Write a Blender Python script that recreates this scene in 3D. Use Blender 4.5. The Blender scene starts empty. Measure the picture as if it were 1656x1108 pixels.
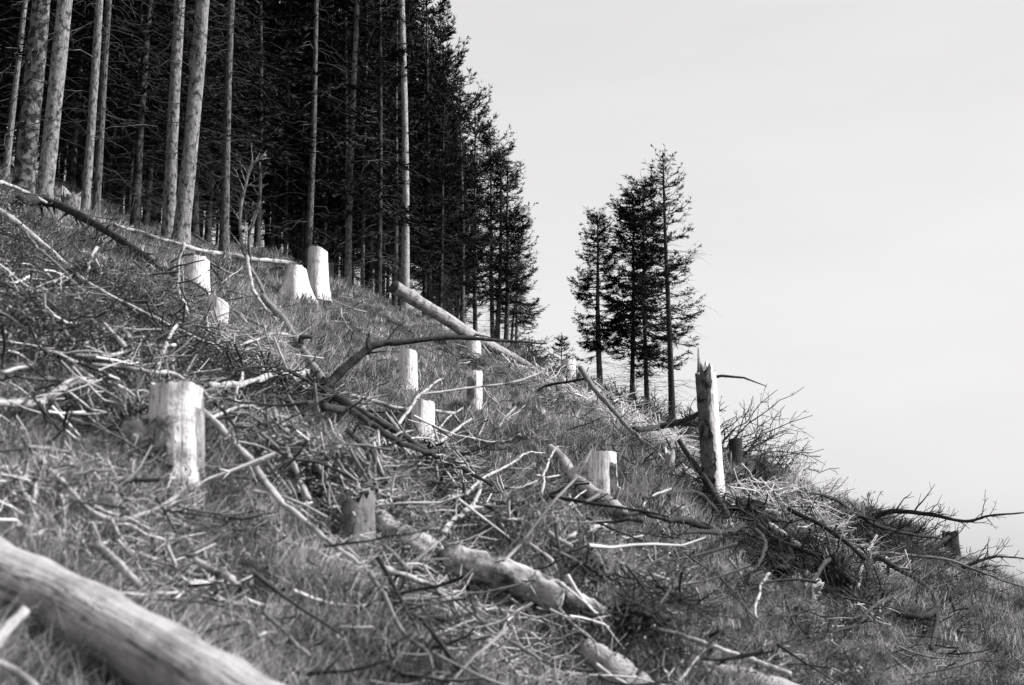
import bpy, math, random
import numpy as np
from mathutils import Vector, Matrix, Quaternion

rng = np.random.default_rng(7)
random.seed(7)
SC = bpy.context.scene
COL = SC.collection

# ------------------------------------------------------------------ camera, sky, sun, exposure
W0, H0 = 1656.0, 1108.0
FPX = 2300.0
PITCH = math.atan((955 - 554) / FPX)
cam_d = bpy.data.cameras.new('camera')
cam = bpy.data.objects.new('camera', cam_d)
COL.objects.link(cam)
cam.location = (0, 0, 0)
cam.rotation_euler = (math.pi / 2 + PITCH, 0, 0)
cam_d.sensor_width = 36.0
cam_d.lens = 36.0 * FPX / W0
cam_d.clip_start = 0.05
cam_d.clip_end = 9000
cam_d.dof.use_dof = True
cam_d.dof.focus_distance = 30.0
cam_d.dof.aperture_fstop = 3.0
SC.camera = cam

SUN_AZ = math.radians(97)      # clockwise from +Y
SUN_EL = math.radians(39)
wd = bpy.data.worlds.new('World')
SC.world = wd
wd.use_nodes = True
nt = wd.node_tree
nt.nodes.clear()
sky = nt.nodes.new('ShaderNodeTexSky')
sky.sky_type = 'NISHITA'
sky.sun_disc = False
sky.sun_elevation = SUN_EL
sky.sun_rotation = SUN_AZ
sky.dust_density = 3.5
sky.air_density = 1.3
bw = nt.nodes.new('ShaderNodeRGBToBW')       # black and white film
tint = nt.nodes.new('ShaderNodeMixRGB'); tint.blend_type = 'MULTIPLY'; tint.inputs[0].default_value = 1
tint.inputs[2].default_value = (1.0, 0.985, 0.995, 1)
# thin high cloud veil evens the sky out
tc = nt.nodes.new('ShaderNodeTexCoord')
mp = nt.nodes.new('ShaderNodeMapping'); mp.inputs['Scale'].default_value = (1, 1, 4)
nz = nt.nodes.new('ShaderNodeTexNoise'); nz.inputs['Scale'].default_value = 2.2; nz.inputs['Detail'].default_value = 5
mr = nt.nodes.new('ShaderNodeMapRange')
mr.inputs['From Min'].default_value = .3; mr.inputs['From Max'].default_value = .62
mr.inputs['To Min'].default_value = 7.7; mr.inputs['To Max'].default_value = 8.7
vm = nt.nodes.new('ShaderNodeMix'); vm.data_type = 'FLOAT'; vm.inputs[0].default_value = .5
bg = nt.nodes.new('ShaderNodeBackground'); bg.inputs['Strength'].default_value = 0.0925
wo = nt.nodes.new('ShaderNodeOutputWorld')
L = nt.links.new
L(sky.outputs[0], bw.inputs[0]); L(tc.outputs['Generated'], mp.inputs[0]); L(mp.outputs[0], nz.inputs['Vector'])
L(nz.outputs['Fac'], mr.inputs['Value']); L(bw.outputs[0], vm.inputs[2]); L(mr.outputs[0], vm.inputs[3])
L(vm.outputs[0], tint.inputs[1]); L(tint.outputs[0], bg.inputs['Color']); L(bg.outputs[0], wo.inputs['Surface'])

sl = bpy.data.lights.new('sun', 'SUN'); sl.energy = 5.0; sl.angle = math.radians(.6); sl.color = (1, .99, .985)
sun = bpy.data.objects.new('sun', sl); COL.objects.link(sun)
sdir = Vector((math.sin(SUN_AZ) * math.cos(SUN_EL), math.cos(SUN_AZ) * math.cos(SUN_EL), math.sin(SUN_EL)))
sun.rotation_euler = sdir.to_track_quat('Z', 'Y').to_euler()
sun.location = sdir * 60
SC.view_settings.view_transform = 'Standard'
SC.view_settings.look = 'None'
SC.view_settings.exposure = 0.68
SC.view_settings.gamma = 1.0
SC.view_settings.use_curve_mapping = False
SC.cycles.max_bounces = 5
SC.cycles.diffuse_bounces = 2
SC.cycles.glossy_bounces = 1
SC.cycles.transparent_max_bounces = 4

# ------------------------------------------------------------------ materials
def mat(name): 
    m = bpy.data.materials.new(name); m.use_nodes = True
    n = m.node_tree; b = n.nodes['Principled BSDF']
    b.inputs['Specular IOR Level'].default_value = .15
    b.inputs['Roughness'].default_value = .85
    return m, n, b
def nd(n, t, **k):
    x = n.nodes.new(t)
    for a, v in k.items():
        if a in x.inputs: x.inputs[a].default_value = v
        else: setattr(x, a, v)
    return x
def g4(v): return (v, v * .985, v * .99, 1)
def ramp(n, stops):
    r = n.nodes.new('ShaderNodeValToRGB'); e = r.color_ramp.elements
    while len(e) > len(stops): e.remove(e[-1])
    while len(e) < len(stops): e.new(.5)
    for i, (p, v) in enumerate(stops): e[i].position = p; e[i].color = g4(v)
    return r
def wood(name, lo, hi, patch=None, along=1.2, across=26., bump=.5, pscale=3., pamt=(.45, .6), rough=.85, crack=0.):
    """grain running along the stem (attribute gco: x,y across, z along) + patches of another tone"""
    m, n, b = mat(name); l = n.links.new
    at = nd(n, 'ShaderNodeAttribute', attribute_name='gco')
    oi = n.nodes.new('ShaderNodeObjectInfo')
    ad = nd(n, 'ShaderNodeVectorMath', operation='MULTIPLY_ADD'); ad.inputs[1].default_value = (1, 1, 1)
    sc = nd(n, 'ShaderNodeVectorMath', operation='SCALE'); sc.inputs[0].default_value = (7, 3, 11)
    l(oi.outputs['Random'], sc.inputs['Scale']); l(at.outputs['Vector'], ad.inputs[0]); l(sc.outputs[0], ad.inputs[2])
    mp = nd(n, 'ShaderNodeMapping'); mp.inputs['Scale'].default_value = (across, across, along)
    l(ad.outputs[0], mp.inputs[0])
    nz = nd(n, 'ShaderNodeTexNoise', Scale=1.0, Detail=6., Roughness=.65); l(mp.outputs[0], nz.inputs['Vector'])
    r = ramp(n, [(.3, lo), (.55, (lo + hi) / 2), (.72, hi)]); l(nz.outputs['Fac'], r.inputs[0])
    out = r.outputs[0]
    n2 = nd(n, 'ShaderNodeTexNoise', Scale=pscale, Detail=5., Roughness=.6); l(ad.outputs[0], n2.inputs['Vector'])
    if patch is not None:
        mk = nd(n, 'ShaderNodeMapRange'); mk.inputs['From Min'].default_value = pamt[0]; mk.inputs['From Max'].default_value = pamt[1]
        l(n2.outputs['Fac'], mk.inputs['Value'])
        mx = nd(n, 'ShaderNodeMixRGB'); l(mk.outputs[0], mx.inputs[0]); l(out, mx.inputs[1]); mx.inputs[2].default_value = g4(patch)
        out = mx.outputs[0]
    if crack:
        m5 = nd(n, 'ShaderNodeMapping'); m5.inputs['Scale'].default_value = (crack, crack, crack * .045); l(ad.outputs[0], m5.inputs[0])
        n5 = nd(n, 'ShaderNodeTexNoise', Scale=1., Detail=3., Roughness=.6); l(m5.outputs[0], n5.inputs['Vector'])
        c5 = ramp(n, [(.0, 1.), (.485, 1.), (.5, .12), (.515, 1.)]); l(n5.outputs['Fac'], c5.inputs[0])
        x5 = nd(n, 'ShaderNodeMixRGB', blend_type='MULTIPLY'); x5.inputs[0].default_value = .85; l(out, x5.inputs[1]); l(c5.outputs[0], x5.inputs[2]); out = x5.outputs[0]
    l(out, b.inputs['Base Color'])
    n3 = nd(n, 'ShaderNodeTexNoise', Scale=14., Detail=4.); l(ad.outputs[0], n3.inputs['Vector'])
    sm = nd(n, 'ShaderNodeMath', operation='ADD'); l(nz.outputs['Fac'], sm.inputs[0]); l(n3.outputs['Fac'], sm.inputs[1])
    bp = nd(n, 'ShaderNodeBump', Strength=bump, Distance=.02); l(sm.outputs[0], bp.inputs['Height']); l(bp.outputs[0], b.inputs['Normal'])
    b.inputs['Roughness'].default_value = rough
    return m
M = {}
M['bark'] = wood('spruce_bark', .10, .36, patch=.035, along=9, across=18, pscale=8, pamt=(.5, .64), bump=1.)
M['bark_scaly'] = wood('scaly_bark', .06, .26, patch=.02, along=9, across=12, pscale=7, pamt=(.44, .56), bump=1.)
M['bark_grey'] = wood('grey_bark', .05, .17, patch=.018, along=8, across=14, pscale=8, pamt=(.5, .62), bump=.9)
M['bark_shade'] = wood('shaded_bark', .02, .085, patch=.008, along=6, across=14, pscale=4, pamt=(.45, .6), bump=.9)  # darkened bark copy for deep trunks; forest shade is put into its colour
M['bark_dark'] = wood('dark_bark', .012, .05, patch=.1, along=6, across=18, pscale=4, pamt=(.6, .75), bump=.8)
M['bark_mid'] = wood('weathered_branch', .08, .26, patch=.03, along=3, across=25, pscale=4, pamt=(.55, .68), bump=.7)
M['pale'] = wood('bleached_branch', .2, .56, patch=.07, along=3.5, across=30, pscale=7, pamt=(.5, .64), bump=.8)
M['log'] = wood('peeled_log', .2, .44, patch=.1, along=2.2, across=24, pscale=5, pamt=(.48, .66), bump=.8, crack=12.)
M['logbig'] = wood('old_peeled_log', .22, .42, patch=.11, along=1.1, across=26, pscale=4.5, pamt=(.47, .68), bump=.8, crack=9.)
M['stump'] = wood('peeled_stump_wood', .5, .86, patch=.26, along=1.6, across=30, pscale=4, pamt=(.55, .76), bump=.7, crack=14.)
M['stump_old'] = wood('flaking_stump_wood', .4, .8, patch=.14, along=3, across=16, pscale=6, pamt=(.46, .66), bump=1., crack=10.)
M['pole'] = wood('bare_pole_bark', .2, .46, patch=.1, along=5, across=22, pscale=8, pamt=(.5, .68), bump=.8)
M['cut'] = wood('sawn_wood', .5, .75, patch=.3, along=10, across=10, pscale=5, pamt=(.55, .7), bump=.3)
M['cut_dark'] = wood('dark_sawn_end', .02, .07, along=10, across=10, bump=.3)
M['rotten'] = wood('rotten_log', .12, .5, patch=.035, along=7, across=12, pscale=6, pamt=(.5, .62), bump=1.)

def simple(name, stops, scale, bump=.0, rough=.9, rnd=0., trans=0., coord='Object', pos=0.):
    m, n, b = mat(name); l = n.links.new
    tc = n.nodes.new('ShaderNodeTexCoord')
    nz = nd(n, 'ShaderNodeTexNoise', Scale=scale, Detail=6., Roughness=.65)
    l(tc.outputs[coord], nz.inputs['Vector'])
    out = nz.outputs['Fac']
    if rnd:
        oi = n.nodes.new('ShaderNodeObjectInfo')
        a = nd(n, 'ShaderNodeMath', operation='MULTIPLY_ADD'); l(oi.outputs['Random'], a.inputs[0]); a.inputs[1].default_value = rnd; a.inputs[2].default_value = -rnd / 2
        s = nd(n, 'ShaderNodeMath', operation='ADD'); l(out, s.inputs[0]); l(a.outputs[0], s.inputs[1]); out = s.outputs[0]
    if pos:      # tone drifts from patch to patch over the ground
        ge = n.nodes.new('ShaderNodeNewGeometry'); n4 = nd(n, 'ShaderNodeTexNoise', Scale=.9, Detail=4., Roughness=.65); l(ge.outputs['Position'], n4.inputs['Vector'])
        a4 = nd(n, 'ShaderNodeMath', operation='MULTIPLY_ADD'); l(n4.outputs['Fac'], a4.inputs[0]); a4.inputs[1].default_value = pos; a4.inputs[2].default_value = -pos / 2
        s4 = nd(n, 'ShaderNodeMath', operation='ADD'); l(out, s4.inputs[0]); l(a4.outputs[0], s4.inputs[1]); out = s4.outputs[0]
    r = ramp(n, stops); l(out, r.inputs[0]); l(r.outputs[0], b.inputs['Base Color'])
    if bump:
        bp = nd(n, 'ShaderNodeBump', Strength=bump, Distance=.05); l(nz.outputs['Fac'], bp.inputs['Height']); l(bp.outputs[0], b.inputs['Normal'])
    b.inputs['Roughness'].default_value = rough
    if trans:
        tr = n.nodes.new('ShaderNodeBsdfTranslucent'); l(r.outputs[0], tr.inputs['Color'])
        ms = nd(n, 'ShaderNodeMixShader'); ms.inputs[0].default_value = trans
        l(b.outputs[0], ms.inputs[1]); l(tr.outputs[0], ms.inputs[2])
        l(ms.outputs[0], n.nodes['Material Output'].inputs['Surface'])
    return m
M['soil'] = simple('soil_and_litter', [(.3, .015), (.5, .05), (.68, .13)], 6., bump=.8)
M['earth'] = simple('dark_earth', [(.3, .006), (.6, .03), (.75, .08)], 9., bump=1.)
M['mound'] = simple('turf_mound', [(.3, .14), (.5, .34), (.7, .55)], 8., bump=1.)
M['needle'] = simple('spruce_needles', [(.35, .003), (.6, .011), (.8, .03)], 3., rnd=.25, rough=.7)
M['needle_far'] = simple('spruce_needles_open', [(.35, .012), (.6, .04), (.8, .08)], 3., rnd=.2, rough=.7)
M['grass'] = simple('dry_grass', [(.18, .02), (.45, .13), (.66, .36), (.9, .72)], 4., rnd=.6, trans=.25, pos=1.)
M['grass_dark'] = simple('green_grass', [(.2, .015), (.5, .07), (.8, .2)], 4., rnd=.5, trans=.25, pos=.8)
M['leaf'] = simple('low_shrub_leaves', [(.2, .012), (.5, .08), (.8, .34)], 9., rnd=.5, rough=.6, trans=.15)
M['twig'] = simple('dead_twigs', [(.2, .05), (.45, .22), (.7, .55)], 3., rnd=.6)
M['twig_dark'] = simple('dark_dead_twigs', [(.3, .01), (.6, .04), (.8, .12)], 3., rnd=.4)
M['forest_twig'] = simple('dead_forest_twigs', [(.3, .015), (.6, .07), (.8, .2)], 2., rnd=.3)

# ------------------------------------------------------------------ terrain
A_, B_, HC = .42, .20, 1.9
cp, sp = math.cos(PITCH), math.sin(PITCH)
def ray(px, py):
    u = (px - W0 / 2) / FPX; v = (H0 / 2 - py) / FPX
    return np.array([u, cp - v * sp, sp + v * cp])
SKY_L = [(-500, 150), (-200, 240), (0, 306), (100, 338), (200, 372), (270, 396), (350, 412), (430, 424), (500, 448), (560, 476), (650, 515), (740, 545), (800, 562),
         (870, 594), (920, 615), (1000, 648), (1100, 700), (1200, 748), (1300, 796), (1400, 838), (1500, 892), (1656, 952), (1900, 1050), (2300, 1220)]
_U, _D = [], []
for px, py in SKY_L:
    r = ray(px, py); U, V = r[0] / r[1], r[2] / r[1]
    _U.append(U); _D.append(min(70, HC / max(.02, B_ - A_ * U - V)))
_uu = np.linspace(_U[0], _U[-1], 400)
_dd = np.interp(_uu, _U, _D)
_k = np.hanning(17); _k /= _k.sum()
_dd = np.convolve(np.pad(_dd, 8, 'edge'), _k, 'valid')
def ds_of(u): return np.interp(u, _uu, _dd)
_w = [(rng.uniform(0, 2 * math.pi), wl, amp, rng.uniform(0, 6.28)) for wl, amp in
      [(9, .10), (7, .08), (4.5, .06), (3.6, .05), (2.6, .05), (2.1, .05), (1.5, .045), (1.1, .035), (.8, .025), (.6, .015)] for _ in range(2)]
def bumps(x, y):
    s = 0
    for a, wl, am, ph in _w:
        k = 2 * math.pi / wl
        s = s + am * np.sin(k * (x * math.cos(a) + y * math.sin(a)) + ph)
    return s
MOUNDS = []      # x, y, radius, height
def hgt(x, y):
    x = np.asarray(x, float); y = np.asarray(y, float)
    u = np.clip(x / np.maximum(y, 1.), -.6, .7)
    ds = ds_of(u)
    P = -A_ * x + B_ * y - HC
    t = np.clip((u - .0) / .06, 0, 1); t = t * t * (3 - 2 * t)
    c = .004 + t * .016; LL = 15 - 5 * t
    e = np.maximum(0, y - ds)
    q = np.where(e < LL, e * e, LL * LL + 2 * LL * (e - LL))
    z = P - c * q
    near = np.clip((np.hypot(x, y) - 2.5) / 6, 0.15, 1)
    z = z + bumps(x, y) * near
    for mx, my, mr_, mh in MOUNDS:
        z = z + mh * np.exp(-((x - mx) ** 2 + (y - my) ** 2) / mr_ ** 2)
    z = np.where(z < -40, -40 - 30 * (1 - np.exp((np.minimum(z, -40) + 40) / 30)), z)
    z = np.where(z > 60, 60 + 40 * (1 - np.exp(-(np.maximum(z, 60) - 60) / 40)), z)
    return z
_T = np.concatenate([np.arange(2., 20, .03), np.arange(20, 75, .08)])
def tray(px, py, off=0.):
    """distance factor along the ray (depth along view axis = t) where the ray meets the ground, inf if it misses"""
    r = ray(px, py)
    d = r[2] * _T - hgt(r[0] * _T, r[1] * _T) - off
    k = np.where(d < 0)[0]
    return float(_T[k[0]]) if len(k) else math.inf
def P3(px, py, t): return ray(px, py) * t
def ground(px, py, default=None):
    t = tray(px, py)
    if not math.isfinite(t):
        r = ray(px, py); t = default or float(ds_of(r[0] / r[1]) / r[1])
    return t
def crest(px):
    r = ray(px, 554); return float(ds_of(r[0] / r[1]))
# grassy banks and hummocks
def mound(px, py, r_, h_):
    t = ground(px, py); p = P3(px, py, t); MOUNDS.append((p[0], p[1], r_, h_))
mound(425, 440, .95, .34); mound(395, 436, .9, .22); mound(455, 442, .6, .2)
mound(560, 490, 2.0, .25); mound(1250, 850, 1.4, .2); mound(1390, 860, 1.2, .25)
mound(1290, 960, .55, .22); mound(640, 850, .7, .15); mound(1000, 1000, .6, .15); mound(140, 480, 1.3, .2)
mound(520, 705, .8, -.28); mound(735, 800, .7, -.22); mound(1250, 922, .5, -.3); mound(1380, 860, .5, -.2); mound(1010, 660, 2.0, .2); mound(330, 620, .8, .12)

def link(name, me, m=None, parent=None):
    o = bpy.data.objects.new(name, me); COL.objects.link(o)
    if m is not None and me is not None and not me.materials: me.materials.append(m)
    if parent: o.parent = parent
    return o
def tag(o, label, cat, group=None, kind=None):
    if label: o['label'] = label
    if cat: o['category'] = cat
    if group: o['group'] = group
    if kind: o['kind'] = kind
    return o
def mesh(name, v, f, smooth=True, gco=None):
    me = bpy.data.meshes.new(name)
    v = np.asarray(v, np.float32)
    if isinstance(f, np.ndarray):
        nf, k = f.shape
        me.vertices.add(len(v)); me.vertices.foreach_set('co', v.ravel())
        me.loops.add(nf * k); me.loops.foreach_set('vertex_index', f.astype(np.int32).ravel())
        me.polygons.add(nf); me.polygons.foreach_set('loop_start', np.arange(0, nf * k, k, dtype=np.int32))
        me.update(calc_edges=True)
    else:
        me.from_pydata(v.tolist(), [], f)
    if smooth: me.polygons.foreach_set('use_smooth', np.ones(len(me.polygons), bool))
    if gco is not None:
        a = me.attributes.new('gco', 'FLOAT_VECTOR', 'POINT'); a.data.foreach_set('vector', np.asarray(gco, np.float32).ravel())
    me.update()
    return me
def smootherstep(n, lo, hi, dens):
    pass
# ground sheet: fine inside the fan the camera sees, coarse to the horizon
def axis(lim, n, fine):
    s = np.linspace(-1, 1, n); k = math.asinh(lim / fine)
    return fine * np.sinh(s * k)
gx = axis(2500, 471, 9.)
s = np.linspace(0, 1, 471)
gy = np.concatenate([-2500 * np.linspace(1, 0, 40)[:-1] ** 3 - 1, -1 + 14. * np.sinh(s * math.asinh(2501 / 14.))])
X, Y = np.meshgrid(gx, gy)
Z = hgt(X, Y)
nx, ny = len(gx), len(gy)
idx = np.arange(nx * ny).reshape(ny, nx)
F = np.stack([idx[:-1, :-1].ravel(), idx[:-1, 1:].ravel(), idx[1:, 1:].ravel(), idx[1:, :-1].ravel()], 1)
gr = link('ground', mesh('ground', np.stack([X.ravel(), Y.ravel(), Z.ravel()], 1), F), M['soil'])
gr['kind'] = 'structure'

# ------------------------------------------------------------------ tube builder
class MB:
    def __init__(s): s.v = []; s.f = []; s.g = []; s.n = 0
    def tube(s, pts, rad, sides=7, cap=True, noise=0., seed=0, zoff=0., lump=0.):
        pts = np.asarray(pts, float); rad = np.asarray(rad, float); m = len(pts)
        if m < 2: return
        T = np.gradient(pts, axis=0); T /= np.linalg.norm(T, axis=1, keepdims=True) + 1e-9
        ref = np.array([0, 0, 1.]) if abs(T[0][2]) < .9 else np.array([1., 0, 0])
        N = np.cross(T, ref); N /= np.linalg.norm(N, axis=1, keepdims=True) + 1e-9
        Bn = np.cross(T, N)
        th = np.linspace(0, 2 * math.pi, sides, endpoint=False)
        ln = np.concatenate([[0], np.cumsum(np.linalg.norm(np.diff(pts, axis=0), axis=1))]) + zoff
        R = rad[:, None] * np.ones(sides)[None]
        if noise:
            r_ = np.random.default_rng(seed)
            R = R * (1 + noise * r_.normal(size=(m, sides)))
            R = R * (1 + noise * 1.2 * np.sin(th[None] * 2 + r_.uniform(0, 6) + ln[:, None] * .8))
        if lump:
            r_ = np.random.default_rng(seed + 1); a = r_.uniform(0, 6.28, 3)
            R = R * (1 + lump * (np.sin(ln * 3.1 + a[0]) + .7 * np.sin(ln * 7.3 + a[1]))[:, None] * .5)
        c, sn = np.cos(th), np.sin(th)
        V = pts[:, None] + R[..., None] * (c[None, :, None] * N[:, None] + sn[None, :, None] * Bn[:, None])
        G = np.stack([R * c, R * sn, np.repeat(ln[:, None], sides, 1)], -1)
        b = s.n; s.v.append(V.reshape(-1, 3)); s.g.append(G.reshape(-1, 3)); s.n += m * sides
        for i in range(m - 1):
            for j in range(sides):
                k = (j + 1) % sides
                s.f.append((b + i * sides + j, b + i * sides + k, b + (i + 1) * sides + k, b + (i + 1) * sides + j))
        if cap:
            s.f.append(tuple(b + j for j in range(sides))[::-1])
            s.f.append(tuple(b + (m - 1) * sides + j for j in range(sides)))
    def build(s, name, m, parent=None):
        me = mesh(name, np.concatenate(s.v), s.f, True, np.concatenate(s.g))
        return link(name, me, m, parent)
def spline(p, sub=5):
    p = np.asarray(p, float)
    if len(p) < 3:
        t = np.linspace(0, 1, sub + 1)[:, None]; return p[0] * (1 - t) + p[-1] * t
    q = np.vstack([2 * p[0] - p[1], p, 2 * p[-1] - p[-2]]); out = []
    for i in range(1, len(q) - 2):
        for t in np.linspace(0, 1, sub, endpoint=False):
            a, b, c, d = q[i - 1], q[i], q[i + 1], q[i + 2]
            out.append(.5 * (2 * b + (c - a) * t + (2 * a - 5 * b + 4 * c - d) * t * t + (3 * b - a - 3 * c + d) * t ** 3))
    out.append(p[-1]); return np.array(out)
def wobble(p, amp, seed):
    r_ = np.random.default_rng(seed); n = len(p)
    w = np.cumsum(r_.normal(size=(n, 3)), 0); w -= np.linspace(0, 1, n)[:, None] * w[-1]
    w /= (np.abs(w).max() + 1e-9); return p + w * amp
def perp(d, r_):
    a = r_.normal(size=3); a -= d * np.dot(a, d) / np.dot(d, d); return a / (np.linalg.norm(a) + 1e-9)
def twigs_on(mb, pts, rad, n, length, seed, thin=.45, up=0., depth=1, s0=.15, tip=.002):
    r_ = np.random.default_rng(seed); m = len(pts)
    for _ in range(n):
        s_ = r_.uniform(s0, .98); i = min(m - 2, int(s_ * (m - 1)))
        d = pts[i + 1] - pts[i]; d = d / (np.linalg.norm(d) + 1e-9)
        q = d * r_.uniform(.4, 1.) + perp(d, r_) * r_.uniform(.6, 1.) + np.array([0, 0, up])
        q /= np.linalg.norm(q); l_ = length * r_.uniform(.35, 1) * (1.1 - .5 * s_)
        bend = perp(q, r_) * l_ * r_.uniform(0, .25)
        tt = np.linspace(0, 1, 6)[:, None]
        tp = pts[i] + q * l_ * tt + bend * tt * tt
        tp[1:-1] += r_.normal(size=(4, 3)) * l_ * .015
        r0 = max(tip, rad[i] * thin)
        tr = np.linspace(r0, tip * .8, 6)
        mb.tube(tp, tr, 4, cap=False)
        if depth > 0: twigs_on(mb, tp, tr, r_.integers(1, 4), l_ * .5, int(r_.integers(1e9)), .6, up, depth - 1, .2, tip)

KNOT = [0]
def trace(name, label, cat, px, w0, w1, m='pale', dA=None, dB=None, tw=0, twl=.5, group=None, sides=8, clear=None, noise=.05, wob=.012,
          lump=.05, cut=None, twmat=None, up=0., stubs=0, depth=1, twtip=.003, flat=False, sink=.35):
    """fallen stem through picture points that is laid on (or stands clear of) the slope; widths in photo pixels"""
    KNOT[0] += 1; seed = 100 + KNOT[0]
    px = np.asarray(px, float); sp_ = spline(px, 6)
    if clear is None: clear = .21 if max(w0, w1) < 20 else .06
    def gt(x, y):
        a = ground(x, y); b = tray(x, y, clear + .5 * w0 * a / FPX)
        return b if math.isfinite(b) else a
    tA = dA if dA else gt(*px[0]); tB = dB if dB else (tA if flat else gt(*px[-1]))
    n = len(sp_); seg = np.concatenate([[0], np.cumsum(np.linalg.norm(np.diff(sp_, axis=0), axis=1))]); seg /= seg[-1]
    pts = []; rad = []
    for (x, y), s_ in zip(sp_, seg):
        t = tA * (1 - s_) + tB * s_
        w = (w0 * (1 - s_) + w1 * s_)
        tt = tray(x, y, clear * .8 + .4 * w * t / FPX)
        if tt < t: t = tt
        p = P3(x, y, t); r_ = w * t / FPX / 2
        pts.append(p); rad.append(r_)
    pts = np.array(pts); rad = np.array(rad)
    # even out depth jumps
    tv = pts[:, 1].copy()
    if n > 4:
        k = np.array([.25, .5, .25])
        for _ in range(3):
            tv2 = np.convolve(np.pad(tv, 1, 'edge'), k, 'valid'); tv = np.minimum(tv2, tv + .3)
        f_ = (tv / pts[:, 1]); pts = pts * f_[:, None]
    hz = hgt(pts[:, 0], pts[:, 1])
    pts[:, 2] = np.maximum(pts[:, 2], hz + rad * sink)
    pts = wobble(pts, wob * math.sqrt(max(.2, float(np.linalg.norm(pts[-1] - pts[0])))) , seed)
    rad = rad * (1 + .06 * np.sin(np.arange(n) * 1.7 + seed))
    base = pts[0].copy()
    root = bpy.data.objects.new(name, None); COL.objects.link(root); root.location = base
    tag(root, label, cat, group)
    loc = pts - base
    mb = MB(); mb.tube(loc, rad, sides, True, noise, seed, 0, lump)
    mb.build('trunk' if name.endswith('log') or 'trunk' in name else 'stem', M[m], root)
    if tw:
        tb = MB(); twigs_on(tb, loc, rad, tw, twl, seed * 7, .45, up, depth, .12, twtip); tb.build('side_twigs', M[twmat or m], root)['kind'] = 'stuff'
    if stubs:
        r_ = np.random.default_rng(seed)
        for _ in range(stubs):
            i = r_.integers(1, n - 2); d = loc[i + 1] - loc[i]; d /= np.linalg.norm(d)
            q = perp(d, r_) * .9 + d * .35 + np.array([0, 0, up]); q /= np.linalg.norm(q)
            ll = rad[i] * r_.uniform(1.5, 4)
            b = MB(); b.tube(np.array([loc[i] + q * rad[i] * .5, loc[i] + q * (rad[i] + ll * .5), loc[i] + q * (rad[i] + ll)]),
                             np.array([.3, .24, .16]) * rad[i], 5); b.build('branch_stub', M[m], root)
    if cut:
        for e, mm in (cut if isinstance(cut, list) else [(0, cut)]):
            i, j = (0, 1) if e == 0 else (-1, -2)
            d = loc[i] - loc[j]; d /= np.linalg.norm(d)
            b = MB(); r0 = rad[i] * .96; b.tube(np.array([loc[i] - d * r0 * .1, loc[i] + d * r0 * .06 + .001]), np.array([r0, r0 * .96]), 14, True, .02, seed)
            b.build('cut_end', M[mm], root)
    return root, pts, rad

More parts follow.
